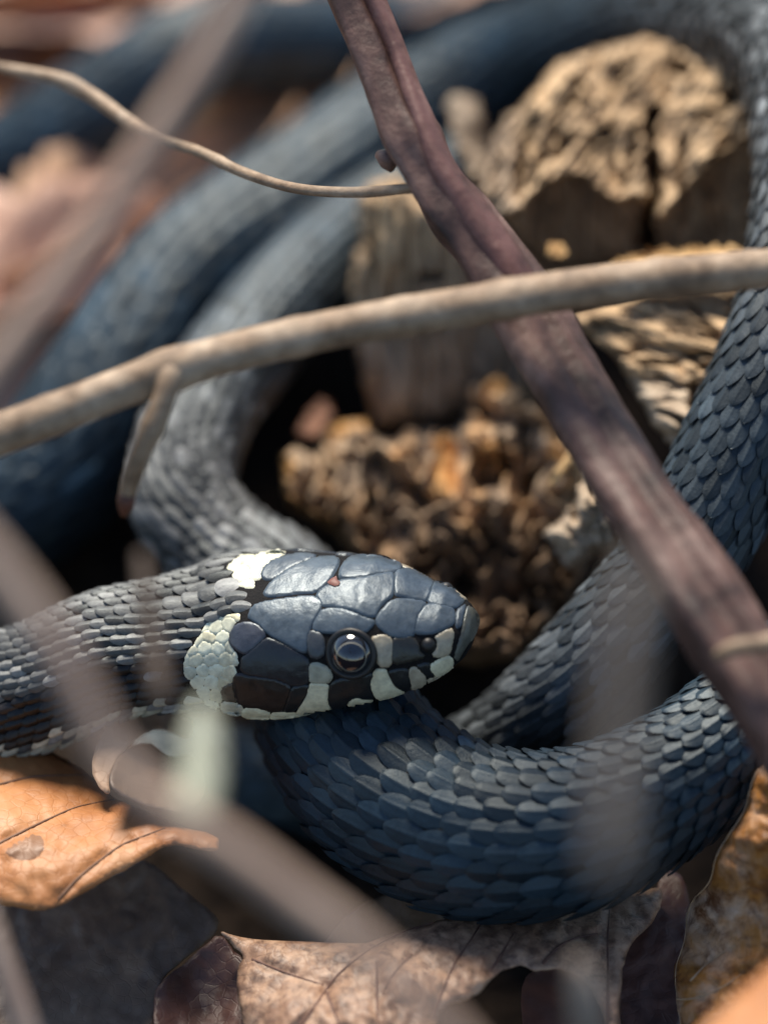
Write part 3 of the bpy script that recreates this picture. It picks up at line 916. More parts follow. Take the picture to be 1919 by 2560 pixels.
def chunk(name, pts, m, parent, vox=0.07, amp=0.18, freq=1.3, pits=0.25, pf=1.0, seed=0, fibre=(1, 1, .45), grain=0.05, holes=()):
    bm = bmesh.new()
    for p in pts:
        bm.verts.new(P(*p))
    bmesh.ops.convex_hull(bm, input=bm.verts)
    bmesh.ops.recalc_face_normals(bm, faces=bm.faces)
    me = bpy.data.meshes.new('tmp'); bm.to_mesh(me); bm.free()
    o = bpy.data.objects.new('tmp', me); C.objects.link(o)
    md = o.modifiers.new('r', 'REMESH'); md.mode = 'VOXEL'; md.voxel_size = vox
    ms = o.modifiers.new('s', 'SMOOTH'); ms.iterations = 2; ms.factor = .5
    ev = o.evaluated_get(bpy.context.evaluated_depsgraph_get())
    m2 = ev.to_mesh()
    v = np.zeros(len(m2.vertices) * 3); m2.vertices.foreach_get('co', v); v = v.reshape(-1, 3)
    n = np.zeros(len(m2.vertices) * 3); m2.vertices.foreach_get('normal', n); n = n.reshape(-1, 3)
    f = [tuple(p.vertices) for p in m2.polygons]
    ev.to_mesh_clear()
    bpy.data.objects.remove(o); bpy.data.meshes.remove(me)
    fq = v * np.array(fibre)
    warp = np.stack([pn(v, .8, seed + 40), pn(v, .8, seed + 41), pn(v, .8, seed + 42)], -1) * .5
    dsp = amp * fbm(fq + warp * .6, freq * .8, 3, seed)
    g1 = (v + warp * .35) * np.array([1, 1, fibre[2] * .35])
    dsp = dsp - amp * .55 * (1 - np.abs(pn(g1, freq * 2.4, seed + 3)) * 3.0).clip(0, 1) ** 1.5
    dsp = dsp - pits * sstep(.26, .42, pn(v + warp, pf * 1.3, seed + 9))
    dsp = dsp + grain * pn(g1, freq * 7, seed + 12)
    if holes:
        hx, hy, _ = proj(v)
        fcam = ((CAM - v) * n).sum(1) > 0
        for x0, y0, rx, ry, dep in holes:
            dsp = dsp - dep * fcam * np.exp(-(((hx - x0 + 8 * warp[:, 0]) / rx) ** 2 + ((hy - y0 + 8 * warp[:, 1]) / ry) ** 2) ** 2)
    v = v + n * dsp[:, None]
    return mesh_obj(name, v, f, m, parent)


def c5(x, y, d): return (680 + x / 1.338, 60 + y / 1.338, d)
def c8(x, y, d): return (600 + x / 1.842, 850 + y / 1.842, d)
def c4(x, y, d): return (1100 + x / 2.011, 600 + y / 2.011, d)


def lump(c, rx, ry, rz, seed):
    r = np.random.default_rng(seed)
    out = []
    for k in range(16):
        q = r.normal(size=3); q /= np.linalg.norm(q)
        q *= r.uniform(.8, 1.1)
        out.append((c[0] + q[0] * rx, c[1] + q[1] * ry, c[2] + q[2] * rz))
    return out


stump = thing('rotten_stump', 'crumbling tan tree stump with a split top, encircled by the snake', 'stump', P(1300, 1500, 4.5))
M_STUMP, n_, l_, b_ = mat('weathered_stump_wood')
gr = n_.new('ShaderNodeAttribute'); gr.attribute_name = 'grain'


def gnoise(scale, sx, sy, det=7, ro=.68, ds=.6):
    mp = n_.new('ShaderNodeMapping'); mp.inputs['Scale'].default_value = (sx, sy, sx)
    l_.new(gr.outputs['Vector'], mp.inputs[0])
    t = n_.new('ShaderNodeTexNoise')
    t.inputs['Scale'].default_value = scale; t.inputs['Detail'].default_value = det
    t.inputs['Roughness'].default_value = ro; t.inputs['Distortion'].default_value = ds
    l_.new(mp.outputs[0], t.inputs['Vector'])
    return t.outputs['Fac']


at_ = n_.new('ShaderNodeAttribute'); at_.attribute_name = 'pigment'
c1 = ramp(n_, l_, gnoise(1.1, 1, .6), [(0.32, (.55, .48, .42)), (0.5, (1.05, 1.0, .93)), (0.68, (1.4, 1.3, 1.15))])
c2 = ramp(n_, l_, gnoise(5.0, 1.6, .22), [(0.36, (.34, .30, .27)), (0.47, (.95, .93, .9)), (0.7, (1.2, 1.17, 1.12))])
c3_ = ramp(n_, l_, gnoise(3.0, 1, .7, ds=1.5), [(0.60, (1, 1, 1)), (0.70, (.45, .40, .36))])
cc = mixc(n_, l_, 1.0, at_.outputs['Color'], c1, 'MULTIPLY')
cc = mixc(n_, l_, 1.0, cc, c2, 'MULTIPLY')
cc = mixc(n_, l_, 1.0, cc, c3_, 'MULTIPLY')
l_.new(cc, b_.inputs['Base Color'])
b_.inputs['Roughness'].default_value = .85; b_.inputs['Specular IOR Level'].default_value = .2
bump(n_, l_, b_, mixc(n_, l_, .5, gnoise(6, 1.6, .3), gnoise(14, 1, .7)), 1.0, .07)


def relief(name, outline, depth_fn, color_fn, parent, sp=4.5, thick=1.6, grain_ang=0.0, seed=0):
    """solid piece of wood: a sculpted front from a depth function of the photograph position, a skirt and a back"""
    poly = np.array(outline, float)
    q = np.stack([poly[:, 0], poly[:, 1], np.full(len(poly), float(seed))], 1)
    lo, hi = poly.min(0) - sp, poly.max(0) + sp
    gx, gy = np.meshgrid(np.arange(lo[0], hi[0], sp), np.arange(lo[1], hi[1], sp))
    p2 = np.stack([gx.ravel(), gy.ravel()], 1)
    w3 = np.stack([p2[:, 0], p2[:, 1], np.full(len(p2), seed * 9.0)], 1)
    jag = np.stack([fbm(w3, .03, 4, seed), fbm(w3, .03, 4, seed + 3)], 1) * 9
    ins = inside(p2 + jag, poly)
    ed = edist(p2 + jag, poly)
    d = depth_fn(p2[:, 0], p2[:, 1], w3) + .55 * np.exp(-ed / 13.0)
    col = color_fn(p2[:, 0], p2[:, 1], w3)
    H_, W_ = gx.shape
    idx = np.arange(H_ * W_).reshape(H_, W_)
    quads = np.stack([idx[:-1, :-1], idx[1:, :-1], idx[1:, 1:], idx[:-1, 1:]], -1).reshape(-1, 4)
    quads = quads[ins[quads].all(1)]
    use = np.unique(quads)
    remap = -np.ones(H_ * W_, int); remap[use] = np.arange(len(use))
    F1 = remap[quads]
    V1 = P(p2[use, 0], p2[use, 1], d[use])
    V2 = P(p2[use, 0], p2[use, 1], np.maximum(d[use] + .3, np.median(d[use]) + thick))
    nV = len(use)
    e = np.concatenate([F1[:, [0, 1]], F1[:, [1, 2]], F1[:, [2, 3]], F1[:, [3, 0]]])
    key = np.sort(e, 1); _, inv, cnt = np.unique(key, axis=0, return_inverse=True, return_counts=True)
    be = e[cnt[inv.ravel()] == 1]
    SK = np.stack([be[:, 1], be[:, 0], be[:, 0] + nV, be[:, 1] + nV], 1)
    F = np.concatenate([F1, F1[:, ::-1] + nV, SK])
    o = mesh_obj(name, np.vstack([V1, V2]), F, M_STUMP, parent, colors=np.vstack([col[use], col[use]]))
    ca_, sa_ = math.cos(grain_ang), math.sin(grain_ang)
    xx, yy = p2[use, 0] / K, p2[use, 1] / K
    gv_ = np.stack([xx * ca_ - yy * sa_, xx * sa_ + yy * ca_, d[use] + seed], 1)
    at = o.data.attributes.new('grain', 'FLOAT_VECTOR', 'POINT')
    at.data.foreach_set('vector', np.vstack([gv_, gv_]).astype(np.float32).ravel())
    return o


def rid(q, f, s_): return (1 - np.abs(pn(q, f, s_)) * 2.4).clip(0, 1)


def ell(x, y, cx, cy, rx, ry, p=2): return np.exp(-(np.abs((x - cx) / rx) ** 2 + np.abs((y - cy) / ry) ** 2) ** p)


def p5(*a): return [(680 + x / 1.338, 60 + y / 1.338) for x, y in a]
def p8(*a): return [(600 + x / 1.842, 850 + y / 1.842) for x, y in a]
def p4(*a): return [(1100 + x / 2.011, 600 + y / 2.011) for x, y in a]


TAN = np.array([.47, .36, .245]); GREYTAN = np.array([.37, .30, .235]); DARKBROWN = np.array([.22, .16, .115]); PALEGREY = np.array([.52, .45, .37])
RL = np.array(p5((640, 700), (740, 650), (840, 610), (890, 535), (960, 498), (1040, 498), (1090, 545), (1150, 592), (1210, 565), (1262, 600), (1300, 640), (1380, 545), (1470, 445), (1580, 370), (1680, 330)))


def ridge_y(x, w3): return np.interp(x, RL[:, 0], RL[:, 1]) + 9 * fbm(w3, .035, 3, 71)


def d_top(x, y, w3):
    ry = ridge_y(x, w3)
    up = np.maximum(ry - y, 0) / K; dn = np.maximum(y - ry, 0) / K
    d = 3.15 + .95 * up + (.42 * sstep(0, 12, y - ry) + .75 * dn)
    rot = w3 @ np.array([[.8, .6, 0], [-.6, .8, 0], [0, 0, 1]]).T
    fib = rot * np.array([1, .22, 1])
    top = (y < ry)
    d = d + np.where(top, -.16 * fbm(w3, .011, 4, 73) + .16 * rid(fib, .03, 75) ** 2 + .05 * pn(fib, .08, 77), 0)
    vf = w3 * np.array([1, .12, 1])
    d = d + np.where(~top, .12 * rid(vf, .035, 79) ** 2 + .10 * pn(vf, .02, 81), 0)
    # splits, hollows and the upright crack
    cx = 1629 + 22 * fbm(w3 * np.array([.2, 1, 1]), .012, 3, 83) - .05 * (y - 420)
    d = d + 1.7 * np.exp(-((x - cx) / (15 + 9 * pn(w3, .02, 84))) ** 4) * sstep(255, 290, y)
    for x0, y0, x1, y1, wd, dep in ((1290, 500, 1330, 300, 7, .5), (1330, 460, 1410, 250, 6, .4), (1345, 420, 1440, 330, 7, .45), (1380, 300, 1500, 130, 6, .4), (1440, 400, 1545, 300, 7, .45), (1470, 420, 1520, 360, 5, .35), (1500, 260, 1590, 120, 7, .45), (1560, 470, 1590, 300, 7, .5),
                                    (1690, 500, 1720, 330, 6, .45), (1720, 300, 1850, 250, 6, .4), (1770, 400, 1880, 290, 6, .4), (1660, 250, 1690, 120, 6, .4), (1800, 190, 1880, 120, 6, .4), (1420, 180, 1480, 240, 5, .35), (1230, 480, 1265, 360, 7, .45)):
        qx = x + 14 * fbm(w3, .02, 3, 161); qy = y + 14 * fbm(w3, .02, 3, 163)
        ex, ey = x1 - x0, y1 - y0
        tt_ = np.clip(((qx - x0) * ex + (qy - y0) * ey) / (ex * ex + ey * ey), 0, 1)
        dd_ = np.hypot(qx - x0 - tt_ * ex, qy - y0 - tt_ * ey)
        d = d + dep * np.exp(-(dd_ / (wd * (.5 + np.sin(np.pi * tt_)))) ** 2)
    for a, b, c, e_, h in ((1705, 178, 27, 17, .9), (1836, 232, 32, 10, .9), (1440, 255, 30, 16, .3), (1530, 420, 10, 34, .4), (1398, 360, 9, 40, .35), (1500, 340, 36, 7, .3), (1765, 160, 12, 22, .35), (1575, 230, 20, 9, .3), (1700, 370, 8, 40, .3), (1760, 300, 34, 7, .25), (1330, 330, 8, 50, .4), (1290, 420, 9, 44, .4)):
        d = d + h * ell(x + 10 * pn(w3, .03, 85), y + 10 * pn(w3, .03, 86), a, b, c, e_)
    return d


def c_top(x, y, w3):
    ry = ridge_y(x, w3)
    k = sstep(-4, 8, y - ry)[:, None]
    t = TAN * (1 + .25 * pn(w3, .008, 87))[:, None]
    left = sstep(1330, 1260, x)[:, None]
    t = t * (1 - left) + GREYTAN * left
    return t * (1 - k) + DARKBROWN * k  # shade on the front below the ridge is painted in as darker brown


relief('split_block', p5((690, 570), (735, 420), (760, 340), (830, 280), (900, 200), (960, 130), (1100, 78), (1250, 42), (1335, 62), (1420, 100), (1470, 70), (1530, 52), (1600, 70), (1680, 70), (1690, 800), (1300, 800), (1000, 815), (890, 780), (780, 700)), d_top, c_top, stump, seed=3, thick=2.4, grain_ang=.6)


def d_col(x, y, w3):
    xc = np.interp(y, [430, 700, 1100], [1010, 1070, 1130]); hw_ = np.interp(y, [430, 600, 1100], [150, 215, 260])
    u = np.clip((x - xc) / hw_, -1, 1)
    vf = (w3 + 14 * pn(w3, .008, 91)[:, None]) * np.array([1, .12, 1])
    return 4.3 - .8 * np.sqrt(1 - u * u * .96) + np.maximum(y - 520, 0) / K * .45 + .16 * rid(vf, .022, 93) ** 2 + .10 * fbm(vf, .02, 4, 95) + .5 * ell(x, y, 1080, 690, 34, 9) + .3 * ell(x + 10 * pn(w3, .03, 3), y, 935, 640, 10, 60) - .12 * ell(x, y, 960, 640, 34, 60) - .1 * ell(x, y, 890, 690, 20, 50)


def c_col(x, y, w3):
    k = sstep(560, 820, y + 60 * pn(w3, .01, 97))[:, None]
    return (TAN * .85) * (1 - k) + GREYTAN * .85 * k


relief('wood_column', p5((285, 590), (330, 525), (420, 512), (480, 560), (560, 600), (640, 560), (760, 620), (900, 780), (900, 1240), (720, 1290), (500, 1340), (340, 1350), (295, 1150), (285, 1000), (262, 900), (268, 800), (300, 720)), d_col, c_col, stump, seed=5, thick=2.0)
chunk('wood_knob', [c5(560, 270, 5.4), c5(620, 225, 5.5), c5(690, 235, 5.5), c5(740, 320, 5.4), c5(745, 470, 4.8), c5(660, 520, 4.6), c5(600, 420, 4.8), c5(650, 300, 6.3), c5(730, 430, 6.3)], M_GREYWOOD, stump, vox=.06, amp=.12, pits=.08, seed=19)
LUMPS = [(1180, 445, 160, 75, .55), (1130, 210, 105, 80, .5), (1240, 280, 110, 60, .45), (1350, 350, 100, 45, .45), (690, 500, 80, 42, .4), (260, 620, 75, 140, .3), (520, 470, 110, 90, .25), (1160, 745, 90, 75, .3)]


def d_crumb(x, y, w3):
    # upright fluted remnants, broken off in ragged steps and eaten into holes
    cx, cy = (x - 600) * 1.842, (y - 850) * 1.842
    q = w3 + 16 * np.stack([fbm(w3, .012, 3, 1), fbm(w3, .012, 3, 2), np.zeros(len(x))], 1)
    base = np.interp(y, [930, 1100, 1600], [4.05, 3.75, 2.45]) - .0006 * (x - 900)
    fl = q * np.array([1, .30, 1])
    d = base - .42 * fbm(fl, .011, 2, 101) + .20 * rid(fl, .017, 103) ** 2
    xo = np.stack([q[:, 0], np.full(len(x), 5.0), np.full(len(x), 7.0)], 1)
    L = y / 105.0 + 1.3 * pn(xo, .016, 105) + .9 * pn(q, .010, 107)
    f = L - np.floor(L)
    d = d + .46 * f ** .8 * (1 - sstep(.93, 1.0, f))
    d = d + .5 * sstep(.34, .50, pn(q * np.array([1, .6, 1]), .018, 109)) + .10 * rid(fl * np.array([1, .6, 1]), .05, 111) ** 2 - .05 * fbm(q, .04, 3, 113)
    wx = cx + 26 * fbm(w3, .016, 3, 115); wy = cy + 26 * fbm(w3, .016, 3, 117)
    for a, b, c, e_, k in LUMPS:
        r = np.abs((wx - a) / c) ** 2.4 + np.abs((wy - b) / e_) ** 2.4
        d = d - k * np.clip(1 - r, 0, 1) ** .6
    return d


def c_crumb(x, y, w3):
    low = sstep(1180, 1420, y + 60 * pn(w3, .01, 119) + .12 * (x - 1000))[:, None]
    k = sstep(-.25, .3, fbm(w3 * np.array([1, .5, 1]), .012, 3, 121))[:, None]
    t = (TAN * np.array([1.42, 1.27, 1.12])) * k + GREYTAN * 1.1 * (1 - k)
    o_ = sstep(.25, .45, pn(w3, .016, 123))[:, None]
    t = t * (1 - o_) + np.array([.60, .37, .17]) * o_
    return t * (1 - low) + DARKBROWN * 1.1 * low


relief('crumbling_foot', p8((185, 540), (240, 495), (330, 525), (400, 420), (450, 375), (560, 365), (630, 440), (740, 430), (800, 390), (960, 420), (1030, 380), (1040, 210), (1100, 125), (1220, 155), (1330, 270), (1440, 340), (1470, 460), (1560, 490), (1620, 700), (1640, 900), (1560, 1120), (1400, 1330), (1250, 1480), (950, 1500), (780, 1350), (600, 1080), (430, 880), (230, 770)), d_crumb, c_crumb, stump, sp=3.6, seed=9, thick=2.2)


def d_sh(x, y, w3):
    # weathered slope with grain running almost level, deep dark furrows
    vf = (w3 + 22 * pn(w3, .008, 121)[:, None]) @ np.array([[.95, .3, 0], [-.3, .95, 0], [0, 0, 1]]).T * np.array([.22, 1, 1])
    return np.interp(y, [700, 850, 1120], [2.9, 2.2, 1.35]) - .0007 * (x - 1700) + .30 * rid(vf, .022, 123) ** 2 + .14 * rid(vf, .05, 125) ** 2 + .12 * fbm(vf, .015, 4, 127) + .5 * ell(x + 12 * pn(w3, .03, 1), y, 1735, 1000, 14, 44) + .4 * ell(x, y + 10 * pn(w3, .03, 2), 1640, 905, 60, 9)


def c_sh(x, y, w3):
    k = sstep(930, 960, y + 30 * pn(w3, .02, 131))[:, None]
    t = TAN * (.95 + .4 * pn(w3, .02, 133))[:, None]
    return t * (1 - k) + PALEGREY * k


relief('wood_shard', p4((640, 400), (760, 330), (900, 300), (1060, 250), (1300, 250), (1560, 230), (1700, 300), (1680, 600), (1540, 800), (1330, 950), (1200, 1060), (1060, 900), (960, 720), (850, 560), (740, 480)), d_sh, c_sh, stump, seed=13, thick=1.5, grain_ang=1.25)


def d_fr(x, y, w3):
    vf = w3 * np.array([1, .35, 1])
    return 2.1 - .45 * np.sqrt(np.clip(1 - ((x - 1500) / 150) ** 2, 0, 1)) + np.maximum(y - 1250, 0) / K * .3 + .12 * rid(vf, .03, 141) ** 2 + .14 * fbm(w3, .025, 4, 143) + .4 * ell(x, y, 1435, 1285, 8, 24) + .25 * ell(x, y, 1480, 1230, 8, 26)


relief('wood_shard', p8((1395, 905), (1440, 850), (1530, 760), (1570, 640), (1590, 550), (1700, 600), (1800, 900), (1700, 1000), (1640, 1000), (1520, 1080), (1450, 980)), d_fr, lambda x, y, w3: PALEGREY * .95 * (1 + .3 * pn(w3, .03, 145))[:, None], stump, seed=15, thick=.8)
chunk('splinter', [c8(1400, 670, 2.3), c8(1440, 600, 2.2), c8(1530, 500, 2.2), c8(1555, 520, 2.2), c8(1480, 640, 2.1), c8(1430, 690, 2.2), c8(1480, 600, 2.5)], M_ORANGEWOOD, stump, vox=.03, amp=.03, pits=.03, seed=99)
chunk('splinter', [c5(1240, 725, 2.9), c5(1300, 705, 3.0), c5(1350, 770, 2.7), c5(1450, 770, 2.6), c5(1580, 735, 2.8), c5(1640, 770, 2.6), c5(1500, 860, 2.3), c5(1200, 860, 2.4), c5(1060, 840, 2.5), c5(1170, 760, 2.9), c5(1400, 800, 3.6)], M_ORANGEWOOD, stump, vox=.04, amp=.09, freq=2.4, pits=.12, seed=101)
# loose crumbs
ob = chunk('wood_crumb', [c8(255, 420, 4.6), c8(290, 330, 4.8), c8(370, 260, 5), c8(440, 270, 5), c8(440, 340, 4.7), c8(350, 450, 4.4), c8(290, 480, 4.5), c8(350, 380, 5.1)], noise_mat('red_rot_wood', [(0.3, (0.10, 0.045, 0.028)), (0.7, (0.26, 0.13, 0.08))], 3, .8), None, vox=.04, amp=.05, pits=.05, seed=103)
tag(ob, 'reddish-brown wood crumb leaning in the dark gap left of the column', 'wood')
ob = chunk('wood_crumb', [c5(915, 740, 2.9), c5(940, 715, 2.9), c5(985, 735, 2.8), c5(995, 775, 2.7), c5(950, 790, 2.7), c5(920, 775, 2.8), c5(960, 750, 3.2)], M_ORANGEWOOD, None, vox=.03, amp=.04, pits=.02, seed=105)
tag(ob, 'small pale yellow crumb on the stump beside the slanting branch', 'wood')

# ------------------------------------------------------------------ leaves
def rbf(ctrlp):
    c = np.array(ctrlp, float)
    X = c[:, :2] / 200.0
    n = len(c)
    def ph_(r): return r * r * np.log(r + 1e-9)
    A = np.zeros((n + 3, n + 3))
    A[:n, :n] = ph_(np.linalg.norm(X[:, None] - X[None], axis=-1)) + np.eye(n) * 0.02
    A[:n, n] = 1; A[:n, n + 1:] = X; A[n, :n] = 1; A[n + 1:, :n] = X.T
    w_ = np.linalg.solve(A, np.concatenate([c[:, 2], [0, 0, 0]]))
    def f(p):
        p = np.asarray(p, float) / 200.0
        return ph_(np.linalg.norm(p[:, None] - X[None], axis=-1)) @ w_[:n] + w_[n] + p @ w_[n + 1:]
    return f


def leaf(label, outline, depth, m, veins=(), vein_m=None, sp=12, wr=0.05, seed=0, curl=0.0, ragged=3.0, vr=0.022, spots=()):
    poly = np.array(outline, float)
    f = rbf(depth)
    base = P(*poly.mean(0), 0)
    base = P(poly.mean(0)[0], poly.mean(0)[1], float(f(poly.mean(0)[None])[0]))
    t = thing('fallen_leaf', label, 'leaf', base)
    poly = chaikin(poly, 2)
    q3 = np.stack([poly[:, 0], poly[:, 1], np.full(len(poly), seed)], 1)
    poly = poly + ragged * np.stack([fbm(q3, .05, 3, seed), fbm(q3, .05, 3, seed + 4)], 1)
    v, fc, ol = fill(poly, sp)

    def surf_(p):
        q = np.stack([p[:, 0], p[:, 1], np.full(len(p), seed * 3.0)], 1)
        d = f(p) + wr * (fbm(q, .008, 3, seed) + .5 * fbm(q, .03, 3, seed + 2))
        de = edist(p, ol)
        d = d + curl * np.exp(-de / 22.0)
        for vn in veins:
            a = np.array(vn, float)
            dd = np.full(len(p), 1e9)
            for i in range(len(a) - 1):
                e = a[i + 1] - a[i]; k = np.clip(((p - a[i]) @ e) / (e @ e), 0, 1)
                dd = np.minimum(dd, np.linalg.norm(p - a[i] - k[:, None] * e, axis=1))
            d = d + 0.05 * np.exp(-(dd / 14.0) ** 2)
        return P(p[:, 0], p[:, 1], d)
    Q = surf_(v)
    a, b, c = (Q[[x[k] for x in fc]] for k in range(3))
    if (np.cross(b - a, c - a) * (CAM - a)).sum() < 0:
        fc = [x[::-1] for x in fc]
    o = mesh_obj('blade', Q, fc, m, t)
    sol = o.modifiers.new('thickness', 'SOLIDIFY'); sol.thickness = 0.02; sol.offset = -1
    for pl in spots:
        v2, f2, ol2 = fill(chaikin(np.array(pl, float), 2), 9)
        Q2 = surf_(v2) - AF * (0.016 * np.clip(edist(v2, ol2) / 8, 0, 1) - .006)[:, None]
        mesh_obj('brown_spot', Q2, f2, M_SPOT, t)['label'] = 'dull brown blotch on the leaf'
    for vn in veins:
        a = np.array(vn, float)
        u = np.concatenate([[0], np.cumsum(np.linalg.norm(np.diff(a, axis=0), axis=1))])
        k = np.linspace(0, u[-1], max(6, int(u[-1] / 14)))
        # smooth the traced line
        xx = np.interp(k, u, a[:, 0]); yy = np.interp(k, u, a[:, 1])
        for _ in range(3):
            xx[1:-1] = (xx[:-2] + xx[2:] + 2 * xx[1:-1]) / 4; yy[1:-1] = (yy[:-2] + yy[2:] + 2 * yy[1:-1]) / 4
        cc = surf_(np.stack([xx, yy], 1)) - AF * 0.006
        tt = np.gradient(cc, axis=0); tt /= np.linalg.norm(tt, axis=1)[:, None]
        s1 = np.cross(tt, AF); s1 /= np.linalg.norm(s1, axis=1)[:, None]
        rr = vr * np.linspace(1, .35, len(k))
        vv, ff = [], []
        for i in range(len(k)):
            for j in range(6):
                an = 2 * math.pi * j / 6
                vv.append(cc[i] + rr[i] * (math.cos(an) * s1[i] - math.sin(an) * AF))
        for i in range(len(k) - 1):
            for j in range(6):
                ff.append((i * 6 + j, i * 6 + (j + 1) % 6, (i + 1) * 6 + (j + 1) % 6, (i + 1) * 6 + j))
        mesh_obj('vein', vv, ff, vein_m or m, t)
    return t


def c6(*xy): return [(x / 1.842, 1750 + y / 1.842) for x, y in xy]
def c3(*xy): return [(500 + x / 1.168, 2180 + y / 1.168) for x, y in xy]
def c9(*xy): return [(1500 + x / 3.115, 1850 + y / 3.115) for x, y in xy]


M_ORANGE = leaf_mat('orange_leaf', [(0.3, (0.34, 0.125, 0.04)), (0.5, (0.50, 0.21, 0.07)), (0.72, (0.60, 0.32, 0.15))], .8, spots=(0.22, 0.10, 0.045), trans=.25, spot_scale=2.2, cut=(.60, .72))
M_MOTTLE = leaf_mat('mottled_leaf', [(0.3, (0.22, 0.11, 0.065)), (0.5, (0.42, 0.25, 0.155)), (0.72, (0.58, 0.39, 0.265))], 2.2, spots=(0.13, 0.07, 0.046), trans=.15, spot_scale=5.5, cut=(.44, .64))
M_RUST = leaf_mat('rusty_leaf', [(0.3, (0.26, 0.09, 0.03)), (0.46, (0.48, 0.21, 0.05)), (0.62, (0.58, 0.40, 0.28)), (0.76, (0.66, 0.52, 0.42))], 1.2, spots=(0.16, 0.06, 0.022), trans=.3, spot_scale=3.4, cut=(.48, .66))
M_DARKLEAF = leaf_mat('dark_leaf', [(0.3, (0.035, 0.013, 0.010)), (0.7, (0.10, 0.042, 0.03))], 2, trans=.05)
M_GREYLEAF = leaf_mat('grey_brown_leaf', [(0.3, (0.10, 0.064, 0.042)), (0.7, (0.20, 0.135, 0.09))], 1.3, trans=.05)
M_TANLEAF = leaf_mat('tan_leaf', [(0.3, (0.42, 0.25, 0.15)), (0.7, (0.64, 0.43, 0.28))], .8, trans=.2)
M_PINKLEAF = leaf_mat('pinkish_leaf', [(0.3, (0.42, 0.24, 0.17)), (0.7, (0.64, 0.43, 0.33))], .8, trans=.15)
M_VEIN = plain('leaf_vein', (0.16, 0.075, 0.035), .6)
M_SPOT = leaf_mat('leaf_blotch', [(.3, (.20, .095, .045)), (.7, (.30, .155, .08))], 3, trans=.1)
M_VEIN2 = plain('leaf_vein_dark', (0.13, 0.06, 0.04), .6)
M_STEMV = plain('leaf_vein_pale', (0.42, 0.27, 0.16), .6)

leaf('smooth orange-brown leaf with dark veins lying under the blurred tan twig',
     c6((-160, 140), (0, 160), (150, 198), (300, 268), (400, 330), (480, 415), (560, 468), (700, 528), (820, 578), (1010, 630), (1010, 705), (880, 682), (800, 668), (742, 682), (600, 770), (400, 880), (250, 960), (180, 975), (0, 945), (-160, 900)),
     [(0, 1838, .9), (163, 1897, .7), (261, 1980, .2), (0, 2060, -.5), (150, 2080, -.6), (98, 2279, -1.3), (0, 2263, -1.2), (326, 2168, -1.0), (300, 2040, -.4), (402, 2119, -.9), (543, 2110, -.7), (-90, 2000, .0)],
     M_ORANGE, [c6((-120, 730), (0, 660), (180, 570), (350, 492), (530, 458)), c6((-100, 420), (0, 390), (150, 352), (400, 346)), c6((270, 920), (330, 850), (400, 785), (560, 665), (760, 592))], M_VEIN, sp=11, seed=3, curl=.12, spots=[c6((10, 700), (60, 660), (150, 610), (205, 625), (212, 680), (180, 735), (110, 750), (50, 735))])
leaf('tan curled leaf tip under the neck beside the orange leaf',
     c6((420, 330), (440, 200), (510, 90), (640, 50), (800, 62), (900, 100), (880, 190), (760, 130), (680, 140), (600, 200), (530, 290), (500, 370), (510, 430), (470, 425)),
     [(228, 1929, -.1), (277, 1799, .5), (347, 1777, .7), (478, 1800, .6), (277, 1983, -.3), (326, 1858, .1), (413, 1820, .9)], M_TANLEAF, sp=9, seed=5, wr=.02)
leaf('curled grey underside of a leaf in the shade below the collar',
     c6((505, 350), (560, 235), (680, 185), (780, 270), (900, 240), (960, 420), (860, 520), (700, 500), (560, 440), (508, 400)),
     [(274, 1940, -.6), (305, 1878, 0), (369, 1850, .7), (423, 1897, .3), (380, 2021, -.6), (304, 1989, -.7), (500, 1960, 0)], M_GREYLEAF, sp=9, seed=7, wr=.03)
leaf('large shaded grey-brown leaf below the orange leaf',
     c6((-200, 900), (0, 920), (330, 900), (600, 740), (690, 740), (850, 880), (1010, 1000), (1000, 1070), (870, 1180), (720, 1300), (700, 1640), (-200, 1640)),
     [(0, 2280, .6), (179, 2260, .6), (370, 2160, .8), (548, 2300, .5), (470, 2390, .1), (390, 2460, -.2), (380, 2600, -.7), (-50, 2600, -.7), (180, 2450, -.1)], M_GREYLEAF, sp=14, seed=9, wr=.08)
leaf('dark brown pointed leaf between the shaded grey leaf and the mottled leaf',
     c6((700, 1360), (760, 1280), (880, 1190), (1010, 1065), (1070, 1150), (1130, 1200), (1120, 1300), (1120, 1400), (1160, 1640), (730, 1640)),
     [(413, 2460, -.5), (548, 2328, .0), (613, 2400, -.2), (600, 2600, -.9), (400, 2600, -.9), (500, 2480, -.2)], M_DARKLEAF, sp=12, seed=11, wr=.05)
